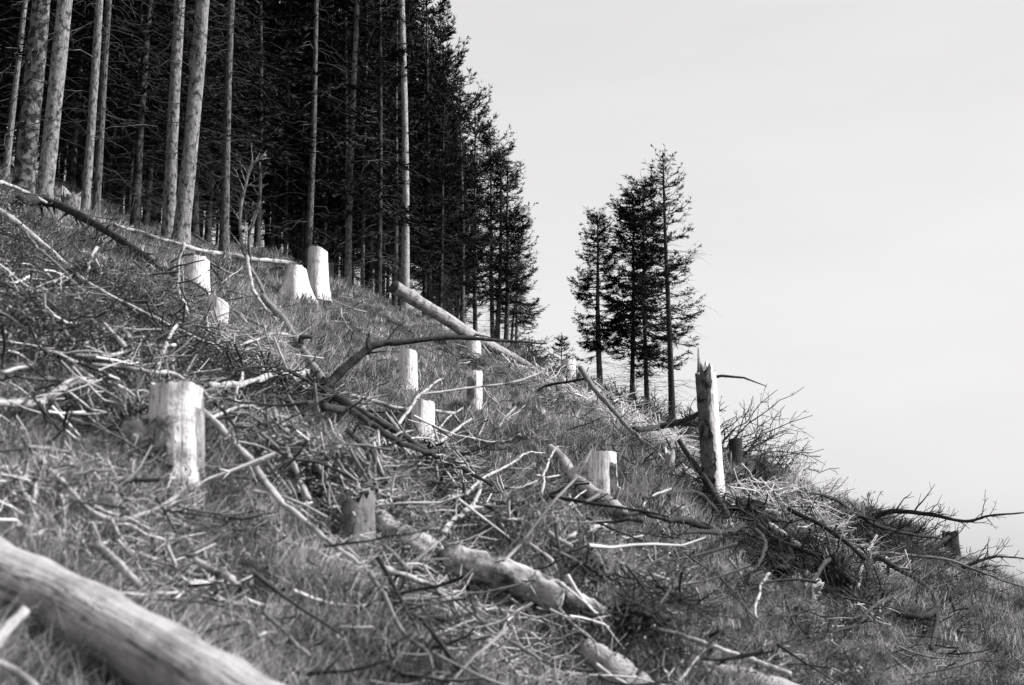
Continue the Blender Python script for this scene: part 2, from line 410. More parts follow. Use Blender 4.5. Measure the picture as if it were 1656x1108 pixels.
# ------------------------------------------------------------------ stumps
def stump(label, px, ptop, pbase, wtop, wbase, t=None, m='stump', seed=0, slant=(.1, .0), jag=.012, splinter=0., lean=(0, 0), bark=0., barkmat='bark_grey', roots=4, flare=2.6, name='tree_stump', cat='tree stump', topmat='cut'):
    tt = t or ground(px, pbase)
    p = P3(px, pbase, tt)
    gz = float(hgt(p[0], p[1])); base = np.array([p[0], p[1], gz])
    k = tt / FPX; h = (pbase - ptop) * k / cp; rt, rb = wtop * k / 2, wbase * k / 2
    if p[2] > gz: h += (p[2] - gz)
    bury = .25
    r_ = np.random.default_rng(seed + 50)
    root = bpy.data.objects.new(name, None); COL.objects.link(root); root.location = base; tag(root, label, cat)
    ns, nr = 28, 14
    th = np.linspace(0, 2 * math.pi, ns, endpoint=False)
    a = r_.uniform(0, 6.28, 4)
    lob = .5 * np.sin(th * roots + a[0]) + .35 * np.sin(th * (roots + 2) + a[1])
    flu = .5 * np.sin(th * 3 + a[2]) + .5 * np.sin(th * 7 + a[3])
    top = h + slant[0] * rt * np.cos(th) + slant[1] * rt * np.sin(th) + r_.normal(size=ns) * jag * .6
    if splinter: top = top + splinter * np.abs(r_.normal(size=ns)) * (r_.random(ns) > .45) - splinter * .4 * r_.random(ns)
    V = []; G = []
    for i in range(nr):
        s_ = i / (nr - 1)
        zz = -bury + (top + bury) * s_
        e = np.clip(1 - zz / h, 0, 1.3) ** flare
        R = rt + (rb - rt) * e * (1 + .55 * lob * e) + rt * .035 * flu + rt * .012 * r_.normal(size=ns)
        zc = zz / h
        V.append(np.stack([R * np.cos(th) + lean[0] * zz, R * np.sin(th) + lean[1] * zz, zz], 1))
        G.append(np.stack([R * np.cos(th), R * np.sin(th), zz + 0 * th], 1))
    V = np.concatenate(V); G = np.concatenate(G)
    f = [(i * ns + j, i * ns + (j + 1) % ns, (i + 1) * ns + (j + 1) % ns, (i + 1) * ns + j) for i in range(nr - 1) for j in range(ns)]
    b = link('stump_wood', mesh('stump_wood', V, f, True, G), M[m], root)
    # top face, slightly domed and sunk in rings
    tv = V[-ns:]; gt = G[-ns:]; c = tv.mean(0); V2 = []; G2 = []
    for q, dz in ((.985, .002), (.8, .004), (.5, -.003), (.15, .002)):
        pz = c + (tv - c) * q; pz[:, 2] += dz + (splinter * .25 * r_.normal(size=ns) * (q < .9) if splinter else r_.normal(size=ns) * .002); V2.append(pz); G2.append(gt * [q, q, 0] + [0, 0, q])
    V2 = np.concatenate(V2); G2 = np.concatenate(G2)
    f2 = [(i * ns + j, i * ns + (j + 1) % ns, (i + 1) * ns + (j + 1) % ns, (i + 1) * ns + j) for i in range(3) for j in range(ns)] + [tuple(3 * ns + j for j in range(ns))]
    link('cut_face', mesh('cut_face', V2, f2, not splinter, G2), M[topmat], root)
    if bark:   # remaining plates of bark, set proud of the wood
        nb = max(1, int(bark))
        for q in range(nb):
            j0 = r_.integers(ns); wj = int(r_.integers(3, 7)); i0 = int(r_.integers(1, nr // 2)); hi = int(r_.integers(3, nr - i0)) 
            vv = []; gg = []
            for i in range(i0, min(nr, i0 + hi)):
                for j in range(wj + 1):
                    jj = (j0 + j) % ns; c0 = V[i * ns + jj]; ax = np.array([lean[0] * c0[2], lean[1] * c0[2], c0[2]])
                    o_ = c0 - ax; o_ = o_ / (np.linalg.norm(o_) + 1e-9)
                    edge = (j in (0, wj)) or i in (i0, i0 + hi - 1)
                    vv.append(c0 + o_ * (rt * .02 if edge else rt * .09) + r_.normal(size=3) * rt * .02); gg.append(G[i * ns + jj])
            hh = min(nr, i0 + hi) - i0; w1 = wj + 1
            if hh > 1:
                ff = [(i * w1 + j, i * w1 + j + 1, (i + 1) * w1 + j + 1, (i + 1) * w1 + j) for i in range(hh - 1) for j in range(wj)]
                o = link('bark_plate', mesh('bark_plate', vv, ff, False, gg), M[barkmat], root)
                sd = o.modifiers.new('s', 'SOLIDIFY'); sd.thickness = rt * .04; sd.offset = -1
    return root, base, h

# ------------------------------------------------------------------ spruce trees
def frames(d):
    d = d / np.linalg.norm(d); z = np.array([0, 0, 1.]); s_ = np.cross(d, z)
    if np.linalg.norm(s_) < 1e-3: s_ = np.array([1., 0, 0])
    s_ /= np.linalg.norm(s_); return d, s_, np.cross(s_, d)
def crown(H, z0, Lmax, nbr, seed, tipup=.35, droop=.25, dens=1., spray=.16, topL=.3, one=0., gaps=.0, shape=.8, clump=1.):
    """returns limb MB and needle quads; many small needle sprays on side shoots along each branch"""
    r_ = np.random.default_rng(seed); mb = MB(); QV = []
    zs = z0 + (H - z0) * r_.random(nbr) ** .9
    gap_ = (H - z0) / (nbr / 5.5)
    zs = np.sort(z0 + np.round((zs - z0) / gap_) * gap_ + r_.normal(size=nbr) * gap_ * .22)
    zs = np.clip(zs, z0, H - .15)
    for z in zs:
        s_ = (z - z0) / (H - z0)
        if r_.random() < gaps: continue
        Lb = (topL + (Lmax - topL) * (1 - s_) ** shape) * r_.uniform(.55, 1.12)
        if s_ < .15: Lb *= r_.uniform(.6, 1)
        az = r_.uniform(0, 6.283)
        if one and math.cos(az) < 0 and r_.random() < one: Lb *= .4
        out = np.array([math.cos(az), math.sin(az), 0])
        el0 = .55 * s_ + .15 - .25 * (1 - s_) + r_.normal() * .12
        n = 8; tt = np.linspace(0, 1, n)
        rise = el0 * tt - droop * (1 - s_) * tt * (1 - tt * .3) * 1.6 + tipup * tt ** 3
        p = np.array([0, 0, z]) + out * (Lb * tt)[:, None] + np.array([0, 0, 1.]) * (Lb * rise)[:, None]
        p[1:] += r_.normal(size=(n - 1, 3)) * .02 * Lb
        mb.tube(p, np.linspace(.012 + .012 * Lb, .004, n), 4, cap=False)
        # side shoots
        ns = max(4, int(Lb * 9 * dens))
        for k in range(ns):
            a = r_.uniform(.22 if s_ < .8 else .05, 1.)
            i = min(n - 2, int(a * (n - 1))); fr = a * (n - 1) - i; c = p[i] * (1 - fr) + p[i + 1] * fr
            d, sd, up = frames(p[i + 1] - p[i])
            sl_ = Lb * .34 * (1.15 - a) * r_.uniform(.5, 1.2) + .08
            q = d * r_.uniform(.35, .9) + sd * r_.choice([-1, 1]) * r_.uniform(.5, 1) + up * r_.uniform(-.22, .12); q /= np.linalg.norm(q)
            m_ = max(5, int(sl_ / (spray * .17) * clump))
            u_ = r_.random(m_); cc = c + q * (u_ * sl_)[:, None]; cc[:, 2] -= .12 * u_ * u_ * sl_
            dirs = q + r_.normal(size=(m_, 3)) * .42 + [0, 0, .12]; dirs /= np.linalg.norm(dirs, axis=1, keepdims=True)
            sid = np.cross(dirs, r_.normal(size=(m_, 3))); sid /= np.linalg.norm(sid, axis=1, keepdims=True) + 1e-9
            ln = spray * r_.uniform(.6, 1.3, m_)[:, None]; wd_ = spray * .085 * r_.uniform(.7, 1.5, m_)[:, None]
            QV.append(np.stack([cc - sid * wd_ * .5, cc + dirs * ln * .6 - sid * wd_, cc + dirs * ln, cc + dirs * ln * .5 + sid * wd_], 1))
    # leader
    mb.tube(np.array([[0, 0, H - .6], [0, 0, H + .2]]), np.array([.015, .004]), 4, cap=False)
    m_ = 14; cc = np.zeros((m_, 3)); cc[:, 2] = H - .6 + .8 * r_.random(m_)
    dirs = r_.normal(size=(m_, 3)) * .5 + [0, 0, 1]; dirs /= np.linalg.norm(dirs, axis=1, keepdims=True)
    sid = np.cross(dirs, r_.normal(size=(m_, 3))); sid /= np.linalg.norm(sid, axis=1, keepdims=True)
    QV.append(np.stack([cc, cc + dirs * .08 - sid * .02, cc + dirs * .16, cc + dirs * .08 + sid * .02], 1))
    Q = np.concatenate(QV).reshape(-1, 3)
    f = np.arange(len(Q)).reshape(-1, 4)
    return mb, mesh('foliage', Q, f, False)
def dead_twigs(z0, z1, n, L0, seed, rad=.012, droop=.5, sub=3, side=None):
    r_ = np.random.default_rng(seed); mb = MB()
    for _ in range(n):
        z = r_.uniform(z0, z1); az = r_.uniform(0, 6.283); out = np.array([math.cos(az), math.sin(az), 0])
        Lb = L0 * r_.uniform(.25, 1.1); tt = np.linspace(0, 1, 7)
        el = r_.normal() * .2
        p = np.array([0, 0, z]) + out * (Lb * tt)[:, None] + np.array([0, 0, 1.]) * (Lb * (el * tt - droop * tt * tt * r_.uniform(.2, 1.2)))[:, None]
        p[2:] += r_.normal(size=(5, 3)) * .03 * Lb
        rr = np.linspace(rad, rad * .3, 7); mb.tube(p, rr, 4, cap=False)
        for _ in range(r_.integers(0, sub + 1)):
            i = r_.integers(2, 6); d = p[i] - p[i - 1]; d /= np.linalg.norm(d)
            q = d + perp(d, r_) * .8; l_ = Lb * r_.uniform(.15, .45)
            mb.tube(np.array([p[i], p[i] + q * l_ * .5 + r_.normal(size=3) * .02, p[i] + q * l_ + [0, 0, -.1 * l_]]), np.array([rad * .5, rad * .4, rad * .2]), 3, cap=False)
    return mb
def trunk_mb(H, r0, seed, flare=.45, top=.12, sides=14, sway=.05):
    r_ = np.random.default_rng(seed); n = 34
    z = np.concatenate([[-.6], np.linspace(0, 1.2, 6), np.linspace(1.5, H, n - 7)])
    R = r0 * (top + (1 - top) * (1 - np.clip(z, 0, H) / H) ** .85) * (1 + flare * np.exp(-np.clip(z, 0, 99) / .35))
    ph = r_.uniform(0, 6.28, 2)
    pts = np.stack([sway * np.sin(z * .45 + ph[0]) - sway * math.sin(ph[0]), sway * np.sin(z * .37 + ph[1]) - sway * math.sin(ph[1]), z], 1)
    mb = MB(); mb.tube(pts, R, sides, True, .025, seed); return mb
def proto_tree(kind, seed, bark='bark'):
    """parts for a tree of nominal height; returned as list of (name, mesh, material, kind)"""
    parts = []
    def add(nm, mb_or_me, mt, kd=None):
        if isinstance(mb_or_me, MB): me = mesh(nm, np.concatenate(mb_or_me.v), mb_or_me.f, True, np.concatenate(mb_or_me.g))
        else: me = mb_or_me
        me.materials.append(M[mt]); parts.append((nm, me, kd))
    if kind == 'tall':       # 20 m, long bare stem
        H = 20; add('trunk', trunk_mb(H, .2, seed), bark)
        add('dead_branches', dead_twigs(1.5, 13, 85, 1.5, seed, .011, .45), 'forest_twig', 'stuff')
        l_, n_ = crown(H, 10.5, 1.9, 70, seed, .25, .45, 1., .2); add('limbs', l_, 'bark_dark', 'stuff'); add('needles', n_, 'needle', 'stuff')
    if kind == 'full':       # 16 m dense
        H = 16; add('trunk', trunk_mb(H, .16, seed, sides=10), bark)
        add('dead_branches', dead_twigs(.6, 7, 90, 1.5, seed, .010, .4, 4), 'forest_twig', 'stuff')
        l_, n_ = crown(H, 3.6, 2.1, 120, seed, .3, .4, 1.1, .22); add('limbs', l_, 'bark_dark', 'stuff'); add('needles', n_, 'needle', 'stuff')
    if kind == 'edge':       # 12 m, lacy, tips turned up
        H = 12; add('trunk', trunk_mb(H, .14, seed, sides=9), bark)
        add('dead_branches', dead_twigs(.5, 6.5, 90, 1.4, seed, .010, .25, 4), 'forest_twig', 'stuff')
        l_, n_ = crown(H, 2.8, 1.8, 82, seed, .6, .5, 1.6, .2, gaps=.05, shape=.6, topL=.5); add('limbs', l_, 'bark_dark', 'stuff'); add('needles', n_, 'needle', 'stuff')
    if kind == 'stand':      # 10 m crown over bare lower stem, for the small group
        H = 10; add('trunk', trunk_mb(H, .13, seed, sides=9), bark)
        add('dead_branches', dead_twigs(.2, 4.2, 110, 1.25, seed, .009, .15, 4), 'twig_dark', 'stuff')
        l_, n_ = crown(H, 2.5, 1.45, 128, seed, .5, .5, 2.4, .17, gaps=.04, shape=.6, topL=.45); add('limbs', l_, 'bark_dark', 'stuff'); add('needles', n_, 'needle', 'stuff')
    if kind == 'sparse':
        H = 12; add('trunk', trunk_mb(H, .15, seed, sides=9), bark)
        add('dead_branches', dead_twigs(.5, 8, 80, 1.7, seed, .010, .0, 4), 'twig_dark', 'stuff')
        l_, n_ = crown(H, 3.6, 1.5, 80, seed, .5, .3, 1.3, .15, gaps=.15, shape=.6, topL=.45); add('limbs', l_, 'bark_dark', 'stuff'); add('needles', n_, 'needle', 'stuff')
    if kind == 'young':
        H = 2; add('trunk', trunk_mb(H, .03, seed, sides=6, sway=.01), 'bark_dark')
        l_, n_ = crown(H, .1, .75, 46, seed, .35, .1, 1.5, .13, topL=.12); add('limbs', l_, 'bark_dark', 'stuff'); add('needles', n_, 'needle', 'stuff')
    return H, parts
PROTO = {}
def get_proto(kind, v, bark='bark'):
    k = (kind, v, bark)
    if k not in PROTO: PROTO[k] = proto_tree(kind, 1000 + v * 37 + len(kind), bark)
    return PROTO[k]
def tree(label, base, topp, kind, v, r_scale=1., group=None, bark='bark', roll=None, skip=(), w_scale=None, name='spruce_tree'):
    H, parts = get_proto(kind, v, bark)
    d = Vector(topp) - Vector(base); h = d.length
    root = bpy.data.objects.new(name, None); COL.objects.link(root)
    root.location = base
    root.rotation_mode = 'QUATERNION'
    q = Vector((0, 0, 1)).rotation_difference(d.normalized())
    root.rotation_quaternion = q @ Quaternion((0, 0, 1), roll if roll is not None else random.uniform(0, 6.28))
    tag(root, label, 'tree', group)
    for nm, me, kd in parts:
        if nm in skip: continue
        o = link(nm, me, None, root)
        if nm == 'trunk': o.scale = (r_scale, r_scale, h / H)
        else:
            w = w_scale or (h / H); o.scale = (w, w, h / H)
        if kd: o['kind'] = kd
    return root
def px_tree(label, fx, fy, tx, ty, width, kind, v, t=None, extra=0, group=None, bark='bark', rnom=None, skip=(), w_scale=None, full=None, roll=None):
    """foot pixel, a second pixel higher on the stem; the tree goes on beyond it to height `full` (m)"""
    tt = (t or ground(fx, fy)) + extra
    p = P3(fx, fy, tt); z = float(hgt(p[0], p[1]))
    base = np.array([p[0], p[1], z])
    q = P3(tx, ty, tt); d = q - np.array([p[0], p[1], p[2]])
    base[2] = min(z, p[2]) - .02
    if z > p[2]: base[2] = z - .02
    topp = q
    if full: topp = base + (q - base) / np.linalg.norm(q - base) * full
    rn = {'tall': .2, 'full': .16, 'edge': .14, 'stand': .13, 'sparse': .15, 'young': .03}[kind]
    return tree(label, base, topp, kind, v, width * tt / FPX / 2 / rn, group, bark, skip=skip, w_scale=w_scale, roll=roll)

exec_order = 'trees'
FG = 'front spruces at the forest edge'
px_tree('thin pale spruce stem in the upper corner, left of the two stout trunks', 8, 292, 40, 10, 10, 'tall', 0, t=29, full=19, group=FG, bark='bark')
px_tree('stout mottled spruce trunk just right of the thin corner stem', 37, 302, 58, 5, 33, 'tall', 1, t=28, full=21, group=FG, bark='bark_scaly')
px_tree('stout pale spruce trunk with flared foot beside the head of the dark fallen pole', 70, 318, 110, 5, 27, 'tall', 2, t=27.5, full=20, group=FG, bark='bark')
px_tree('slender pale spruce, first of the close pair right of the stout pale trunk', 137, 336, 159, 5, 15, 'tall', 0, t=29.5, full=18, group=FG, bark='bark')
px_tree('thinner spruce, second of the close pair above the small ragged stump', 155, 346, 178, 5, 13, 'tall', 1, t=30, full=18, group=FG, bark='bark_grey')
px_tree('pale straight spruce whose foot merges with the thicker twin to its right', 272, 388, 291, 5, 21, 'tall', 2, t=31.5, full=20, group=FG, bark='bark')
px_tree('thick pale flaring spruce, larger of the merged twin trunks', 291, 394, 325, 5, 27, 'tall', 0, t=31, full=20, group=FG, bark='bark')
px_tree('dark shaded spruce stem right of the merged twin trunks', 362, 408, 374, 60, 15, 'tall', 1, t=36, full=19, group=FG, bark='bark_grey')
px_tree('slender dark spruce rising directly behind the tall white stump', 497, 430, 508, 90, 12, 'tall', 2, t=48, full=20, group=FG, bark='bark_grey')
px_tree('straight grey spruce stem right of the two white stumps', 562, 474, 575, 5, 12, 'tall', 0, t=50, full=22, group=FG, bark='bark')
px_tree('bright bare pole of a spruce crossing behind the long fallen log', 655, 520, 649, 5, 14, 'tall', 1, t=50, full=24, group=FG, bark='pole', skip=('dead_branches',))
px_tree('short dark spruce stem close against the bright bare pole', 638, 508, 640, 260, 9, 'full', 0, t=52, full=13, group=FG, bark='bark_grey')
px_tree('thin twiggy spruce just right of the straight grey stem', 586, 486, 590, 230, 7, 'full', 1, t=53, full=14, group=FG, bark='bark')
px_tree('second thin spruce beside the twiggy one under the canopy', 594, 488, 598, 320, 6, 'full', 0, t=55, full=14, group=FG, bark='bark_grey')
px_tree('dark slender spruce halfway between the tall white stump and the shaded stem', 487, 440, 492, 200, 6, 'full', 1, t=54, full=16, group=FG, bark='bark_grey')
EG = 'spruces stepping down along the outer forest edge'
for lab, fx, tx, ty, w, v, t, wsc in [
    ('tall dense spruce beside the bright bare pole, its crown edge on sky', 695, 686, -60, 10, 0, 55, 1.15),
    ('tall edge spruce whose ragged top nears the upper edge of the photo', 718, 712, 22, 9, 1, 58, 1.05),
    ('edge spruce with clear stem and open top behind the middle of the fallen log', 747, 745, 122, 9, 2, 55, 1.),
    ('edge spruce with bushy top next below the open-topped one', 769, 768, 158, 8, 0, 58, .95),
    ('edge spruce standing over the lower half of the fallen log', 797, 792, 205, 8, 1, 60, .95),
    ('dark stemmed edge spruce third from the outer end of the forest', 803, 812, 238, 9, 2, 57, .9),
    ('edge spruce with sky showing on both sides of its lower stem', 818, 822, 262, 9, 0, 57, .8),
    ('short outermost spruce at the end of the forest edge', 834, 840, 352, 5, 1, 60, .72),
    ('low bushy spruce at the forest end beneath the outermost one', 826, 838, 420, 5, 2, 63, .8)]:
    r_ = ray(fx, 554); p = P3(fx, 554, t); z = float(hgt(p[0], p[1]))
    q = P3(tx, ty, t); base = np.array([p[0], p[1], z])
    hh = q[2] - z
    tree(lab, base, q, 'edge', v, w * t / FPX / 2 / .14, EG, 'bark_grey' if v != 1 else 'bark', w_scale=wsc)
# dense stand behind
r_ = np.random.default_rng(5)
BGD = 'spruces deep in the forest'
pos = []
tries = 0
while len(pos) < 165 and tries < 20000:
    tries += 1
    px = r_.uniform(-260, 800); ex = r_.uniform(1.5, 34) ** 1.0
    t = crest(px) + ex
    if px > 740: continue
    p = P3(px, 554, t); x, y = p[0], p[1]
    if any((x - a) ** 2 + (y - b) ** 2 < 1.3 ** 2 for a, b in pos): continue
    lim = np.interp(px, [600, 650, 690, 740], [-400, -150, 30, 190])
    z = float(hgt(x, y)); rr = ray(px, lim); zt = rr[2] / rr[1] * y
    hgt_t = r_.uniform(13, 20) if px < 690 else r_.uniform(.8, 1.) * (zt - z)
    if zt - z < hgt_t: hgt_t = (zt - z) * r_.uniform(.85, 1)
    if hgt_t < 4: continue
    pos.append((x, y))
    v = int(r_.integers(0, 4)); lx, ly = r_.normal(size=2) * .25
    kind = 'full' if px < 690 else 'edge'
    if kind == 'edge': v = v % 3
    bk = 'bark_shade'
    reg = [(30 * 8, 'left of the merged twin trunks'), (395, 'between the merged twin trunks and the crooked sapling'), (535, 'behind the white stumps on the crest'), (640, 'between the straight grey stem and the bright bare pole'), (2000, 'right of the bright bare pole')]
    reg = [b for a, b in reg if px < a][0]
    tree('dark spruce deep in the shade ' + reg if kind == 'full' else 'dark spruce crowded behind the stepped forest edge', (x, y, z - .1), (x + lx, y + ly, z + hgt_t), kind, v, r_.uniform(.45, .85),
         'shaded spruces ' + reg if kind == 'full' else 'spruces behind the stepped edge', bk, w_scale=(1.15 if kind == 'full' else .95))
# far small group on the crest
for lab, fx, fy, tx, ty, w, kind, v, t, wsc, bk in [
    ('leftmost spruce of the small lone group, narrow crown set apart from the dense pair', 972, 640, 965, 348, 11, 'stand', 0, 53, .85, 'bark_grey'),
    ('dense crowned spruce, left one of the pair in the middle of the lone group', 1022, 655, 1022, 318, 9, 'stand', 1, 54, 1.2, 'bark_dark'),
    ('dense dark spruce, taller one of the pair in the middle of the lone group', 1047, 660, 1041, 298, 9, 'stand', 2, 53, 1.2, 'bark_dark'),
    ('tallest, sparsest spruce of the lone group, long bare twigs reaching right', 1087, 690, 1075, 243, 12, 'sparse', 0, 51, 1.05, 'bark_dark')]:
    p = P3(fx, fy, t); z = float(hgt(p[0], p[1])); q = P3(tx, ty, t)
    tree(lab, (p[0], p[1], min(z, p[2]) - .1), q, kind, v, w * t / FPX / 2 / (.13 if kind == 'stand' else .15), 'lone group of four spruces on the crest', bk, w_scale=wsc)
for lab, px, top, base, wsc, v, t in [
    ('small young conifer on the skyline left of the lone spruce group', 908, 547, 600, 1., 0, 50),
    ('low dark young conifer at the foot of the outermost forest spruce', 860, 553, 592, 1.3, 1, 54),
    ('darkest knee high conifer tucked between forest end and skyline conifer', 838, 556, 585, .9, 0, 55)]:
    p = P3(px, base, t); z = float(hgt(p[0], p[1])); q = P3(px, top, t)
    tree(lab, (p[0], p[1], min(z, p[2]) - .1), q, 'young', v, 1., None, w_scale=wsc, name='young_conifer')

# ------------------------------------------------------------------ stumps
stump('tall rounded white stump crossed by a thin pole, nearest the dark fallen pole\'s tip', 318, 423, 478, 37, 46, seed=1, slant=(.0, -.3), bark=2, barkmat='bark_grey')
stump('slanting white stump half sunk in brushwood just below the rounded one', 352, 487, 532, 34, 30, seed=2, slant=(-.5, -.3))
stump('short flared white stump left of and touching the tallest white stump', 479, 433, 480, 30, 56, seed=3, slant=(-.2, -.2), flare=1.3)
stump('tallest white stump on the crest in front of a dark spruce', 513, 408, 476, 31, 40, seed=4, slant=(-.25, -.2), flare=1.6)
stump('small round knob stump peeking out behind the tallest white stump', 532, 426, 462, 14, 16, seed=5, m='log', t=50)
stump('upright white stump with rounded top alone in the grass below the fallen log', 660, 571, 640, 28, 36, seed=6, slant=(-.1, -.3), bark=1)
stump('greyish narrow stump crossed by a long thin twig, right of the lone upright one', 767, 604, 672, 26, 26, seed=7, slant=(.1, -.2), bark=3, barkmat='bark')
stump('square white stump at the ends of the long dark poles', 683, 653, 712, 38, 40, seed=8, slant=(.0, -.2), bark=1)
stump('small white stump touching the underside of the long fallen log', 766, 550, 584, 23, 25, seed=9, slant=(.1, -.2))
stump('small grey stump on the skyline beside the young conifer', 919, 596, 632, 24, 28, seed=10, t=48, slant=(.1, -.1))
stump('white stump behind the short round log, with a dark left side', 975, 736, 812, 46, 54, seed=11, slant=(.02, -.1), bark=1, barkmat='bark_grey', flare=2)
stump('big blurred pale stump with flaking bark, nearest large stump on the slope', 279, 629, 790, 84, 104, seed=12, m='stump_old', slant=(.05, -.1), bark=7, barkmat='bark', flare=2.2, roots=5)
stump('splintered dark broken stump with pale upright shards beside the rotten log', 575, 820, 900, 60, 74, seed=13, m='bark_mid', splinter=.035, jag=.03, bark=3, barkmat='pale', topmat='bark_dark')
stump('small ragged grey stump at the foot of the close pair of slender spruces', 118, 322, 350, 40, 46, seed=14, m='bark', splinter=.12, topmat='log')
stump('small dark block stump seen behind the broken snag', 1190, 712, 745, 22, 24, seed=15, m='bark_dark', topmat='bark_dark')
stump('small pale broken stump under the leaning stick left of the snag', 1084, 738, 775, 17, 20, seed=16, m='log', splinter=.06)
stump('dark knobbly little stump on the right skyline among bare twigs', 1538, 862, 890, 26, 30, seed=17, m='bark_dark', splinter=.05, topmat='bark_dark')
# broken snag
sn, snb, snh = stump('tall broken snag with splintered top, bark left and bare wood right', 1157, 606, 815, 31, 36, seed=18, m='stump', splinter=.14, lean=(-.045, 0), flare=3.5, name='broken_snag', cat='dead trunk')
def snag_bark(root, h, k, a0, a1, z0, z1, r0, seed, lean=(-.045, 0)):
    r_ = np.random.default_rng(seed); n, m_ = 12, 40; vv = []; gg = []
    w = 0.
    for i in range(m_):
        z = z0 + (z1 - z0) * i / (m_ - 1); w = w * .8 + r_.normal() * .07
        for j in range(n):
            a = a0 + (a1 - a0) * j / (n - 1) + (w if j in (0, n - 1) else 0)
            R = r0 * (1.2 + .03 * r_.normal()); vv.append((R * math.cos(a) + lean[0] * z, R * math.sin(a), z + (r_.normal() * .1 if i in (0, m_ - 1) else 0))); gg.append((R * math.cos(a), R * math.sin(a), z))
    ff = [(i * n + j, i * n + j + 1, (i + 1) * n + j + 1, (i + 1) * n + j) for i in range(m_ - 1) for j in range(n - 1)]
    o = link('bark_sheet', mesh('bark_sheet', vv, ff, False, gg), M['bark_grey'], root); sd = o.modifiers.new('s', 'SOLIDIFY'); sd.thickness = .02; sd.offset = -1
    return o
_ts = ground(1157, 815); _kr = 15.5 * _ts / FPX
snag_bark(sn, snh, 0, math.radians(120), math.radians(275), .0, snh * .98, _kr, 3)
_b = MB(); _b.tube(np.array([[-.1, 0, snh * .9], [-.12, 0, snh + .06], [-.13, .01, snh + .36]]) + [_kr * -.4, 0, 0], np.array([.05, .03, .006]), 5); _b.build('splinter', M['bark_mid'], sn)
_b = MB(); _p = np.array([[.0, 0, snh * .97], [.12, 0, snh * .985], [.42, 0, snh * .97], [.72, .05, snh * .91]]); _b.tube(_p, np.array([.022, .02, .014, .006]), 5); _b.build('branch_stub', M['bark_dark'], sn)

# ------------------------------------------------------------------ fallen logs and branches (photo pixels -> places on the slope)
T = trace
T('fallen_log', 'huge blurred peeled log running out of the lower left corner', 'log', [(-90, 880), (0, 930), (160, 1008), (330, 1105), (470, 1190)], 100, 128, 'logbig', dA=5.2, dB=4.3, sides=28, noise=.006, wob=.0, lump=.02)
T('cut_stick', 'blurred pale stick end leaning on the huge corner log', 'branch', [(-25, 1062), (10, 1018), (42, 985)], 22, 16, 'pale', dA=4.2, dB=4.4, wob=0)
T('cut_stick', 'blurred pale stick low under the huge corner log', 'branch', [(-20, 1066), (20, 1082), (60, 1112)], 12, 14, 'pale', dA=4.1, dB=4.1, wob=0)
T('fallen_pole', 'dark fallen pole with spiky stubs running down from the upper left trunks', 'log', [(32, 322), (70, 325), (120, 345), (170, 372), (215, 402), (255, 430), (285, 447)], 17, 9, 'bark_dark', dA=27, dB=22, tw=40, twl=.55, up=-.5, lump=.12, depth=0, twtip=.006)
T('fallen_pole', 'thin pale pole lying above the head of the dark stubby pole', 'branch', [(-10, 296), (30, 306), (75, 328)], 7, 6, 'pale')
T('fallen_log', 'slim pale log lying along the forest edge behind the rounded stump', 'log', [(180, 362), (240, 380), (300, 398), (360, 410), (420, 420), (478, 428)], 7, 8, 'pale', dA=30, dB=42, noise=.08, lump=.3, stubs=5)
T('fallen_pole', 'long pale pole slanting down from the left edge into the brushwood', 'log', [(-20, 330), (30, 362), (80, 405), (125, 447), (175, 478), (240, 510), (330, 552)], 11, 4, 'pale', tw=8, twl=.5)
T('fallen_pole', 'thin dark pole running beside the long pale pole', 'branch', [(40, 378), (60, 405), (95, 435), (130, 470), (170, 500)], 5, 3, 'bark_mid', tw=5, twl=.4)
T('fallen_log', 'long clean fallen log with dark cut end pointing at the bright bare pole', 'log', [(637, 464), (700, 502), (760, 540), (830, 580), (905, 628)], 22, 14, 'log', dA=35, dB=42, clear=.05, sides=14, cut='cut_dark', lump=.03, stubs=4, wob=.004)
T('fallen_log', 'short round log with dark cut end in front of the white stump', 'log', [(888, 725), (915, 748), (935, 780), (970, 806), (1003, 832)], 14, 30, 'log', sides=18, cut=[(-1, 'cut_dark')], noise=.02, stubs=2)
T('rotten_log', 'lumpy rotten log crossing the middle of the slope below the splintered stump', 'log', [(600, 832), (650, 868), (700, 895)], 30, 40, 'rotten', sides=22, noise=.12, lump=.35, sink=.5, clear=.10)
T('rotten_log', 'thick broken rotten log segment with cracked bark, lower end open', 'log', [(722, 905), (780, 918), (850, 945), (905, 968)], 40, 48, 'rotten', sides=24, noise=.09, lump=.3, cut=[(-1, 'cut')], sink=.5, clear=.10)
T('rotten_log', 'crumbling pale end of rotten log next to the dark earth clump', 'log', [(912, 965), (945, 975), (975, 990)], 34, 20, 'rotten', sides=14, noise=.12, lump=.3, sink=.7, clear=.12)
T('fallen_pole', 'long bare pole from beside the big stump down to the splintered stump', 'branch', [(328, 664), (370, 702), (405, 742), (440, 790), (490, 838), (540, 880), (580, 912)], 12, 8, 'pale', tw=6, twl=.3, stubs=3)
T('fallen_pole', 'shorter pole lying parallel above the long bare pole', 'branch', [(395, 700), (425, 735), (460, 785), (470, 800)], 9, 6, 'bark_mid')
T('fallen_pole', 'pale stick standing steeply between the two poles', 'branch', [(462, 716), (475, 755), (500, 808)], 8, 9, 'pale')
T('fallen_pole', 'pale pole running from brushwood towards the rotten log', 'branch', [(486, 725), (520, 760), (550, 800), (600, 815)], 8, 12, 'pale', tw=4, twl=.3)
T('fallen_pole', 'forked pale pole starting at the splintered stump and slanting down the slope', 'branch', [(600, 908), (640, 925), (690, 945), (730, 975), (800, 1025)], 12, 7, 'pale', tw=5, twl=.3)
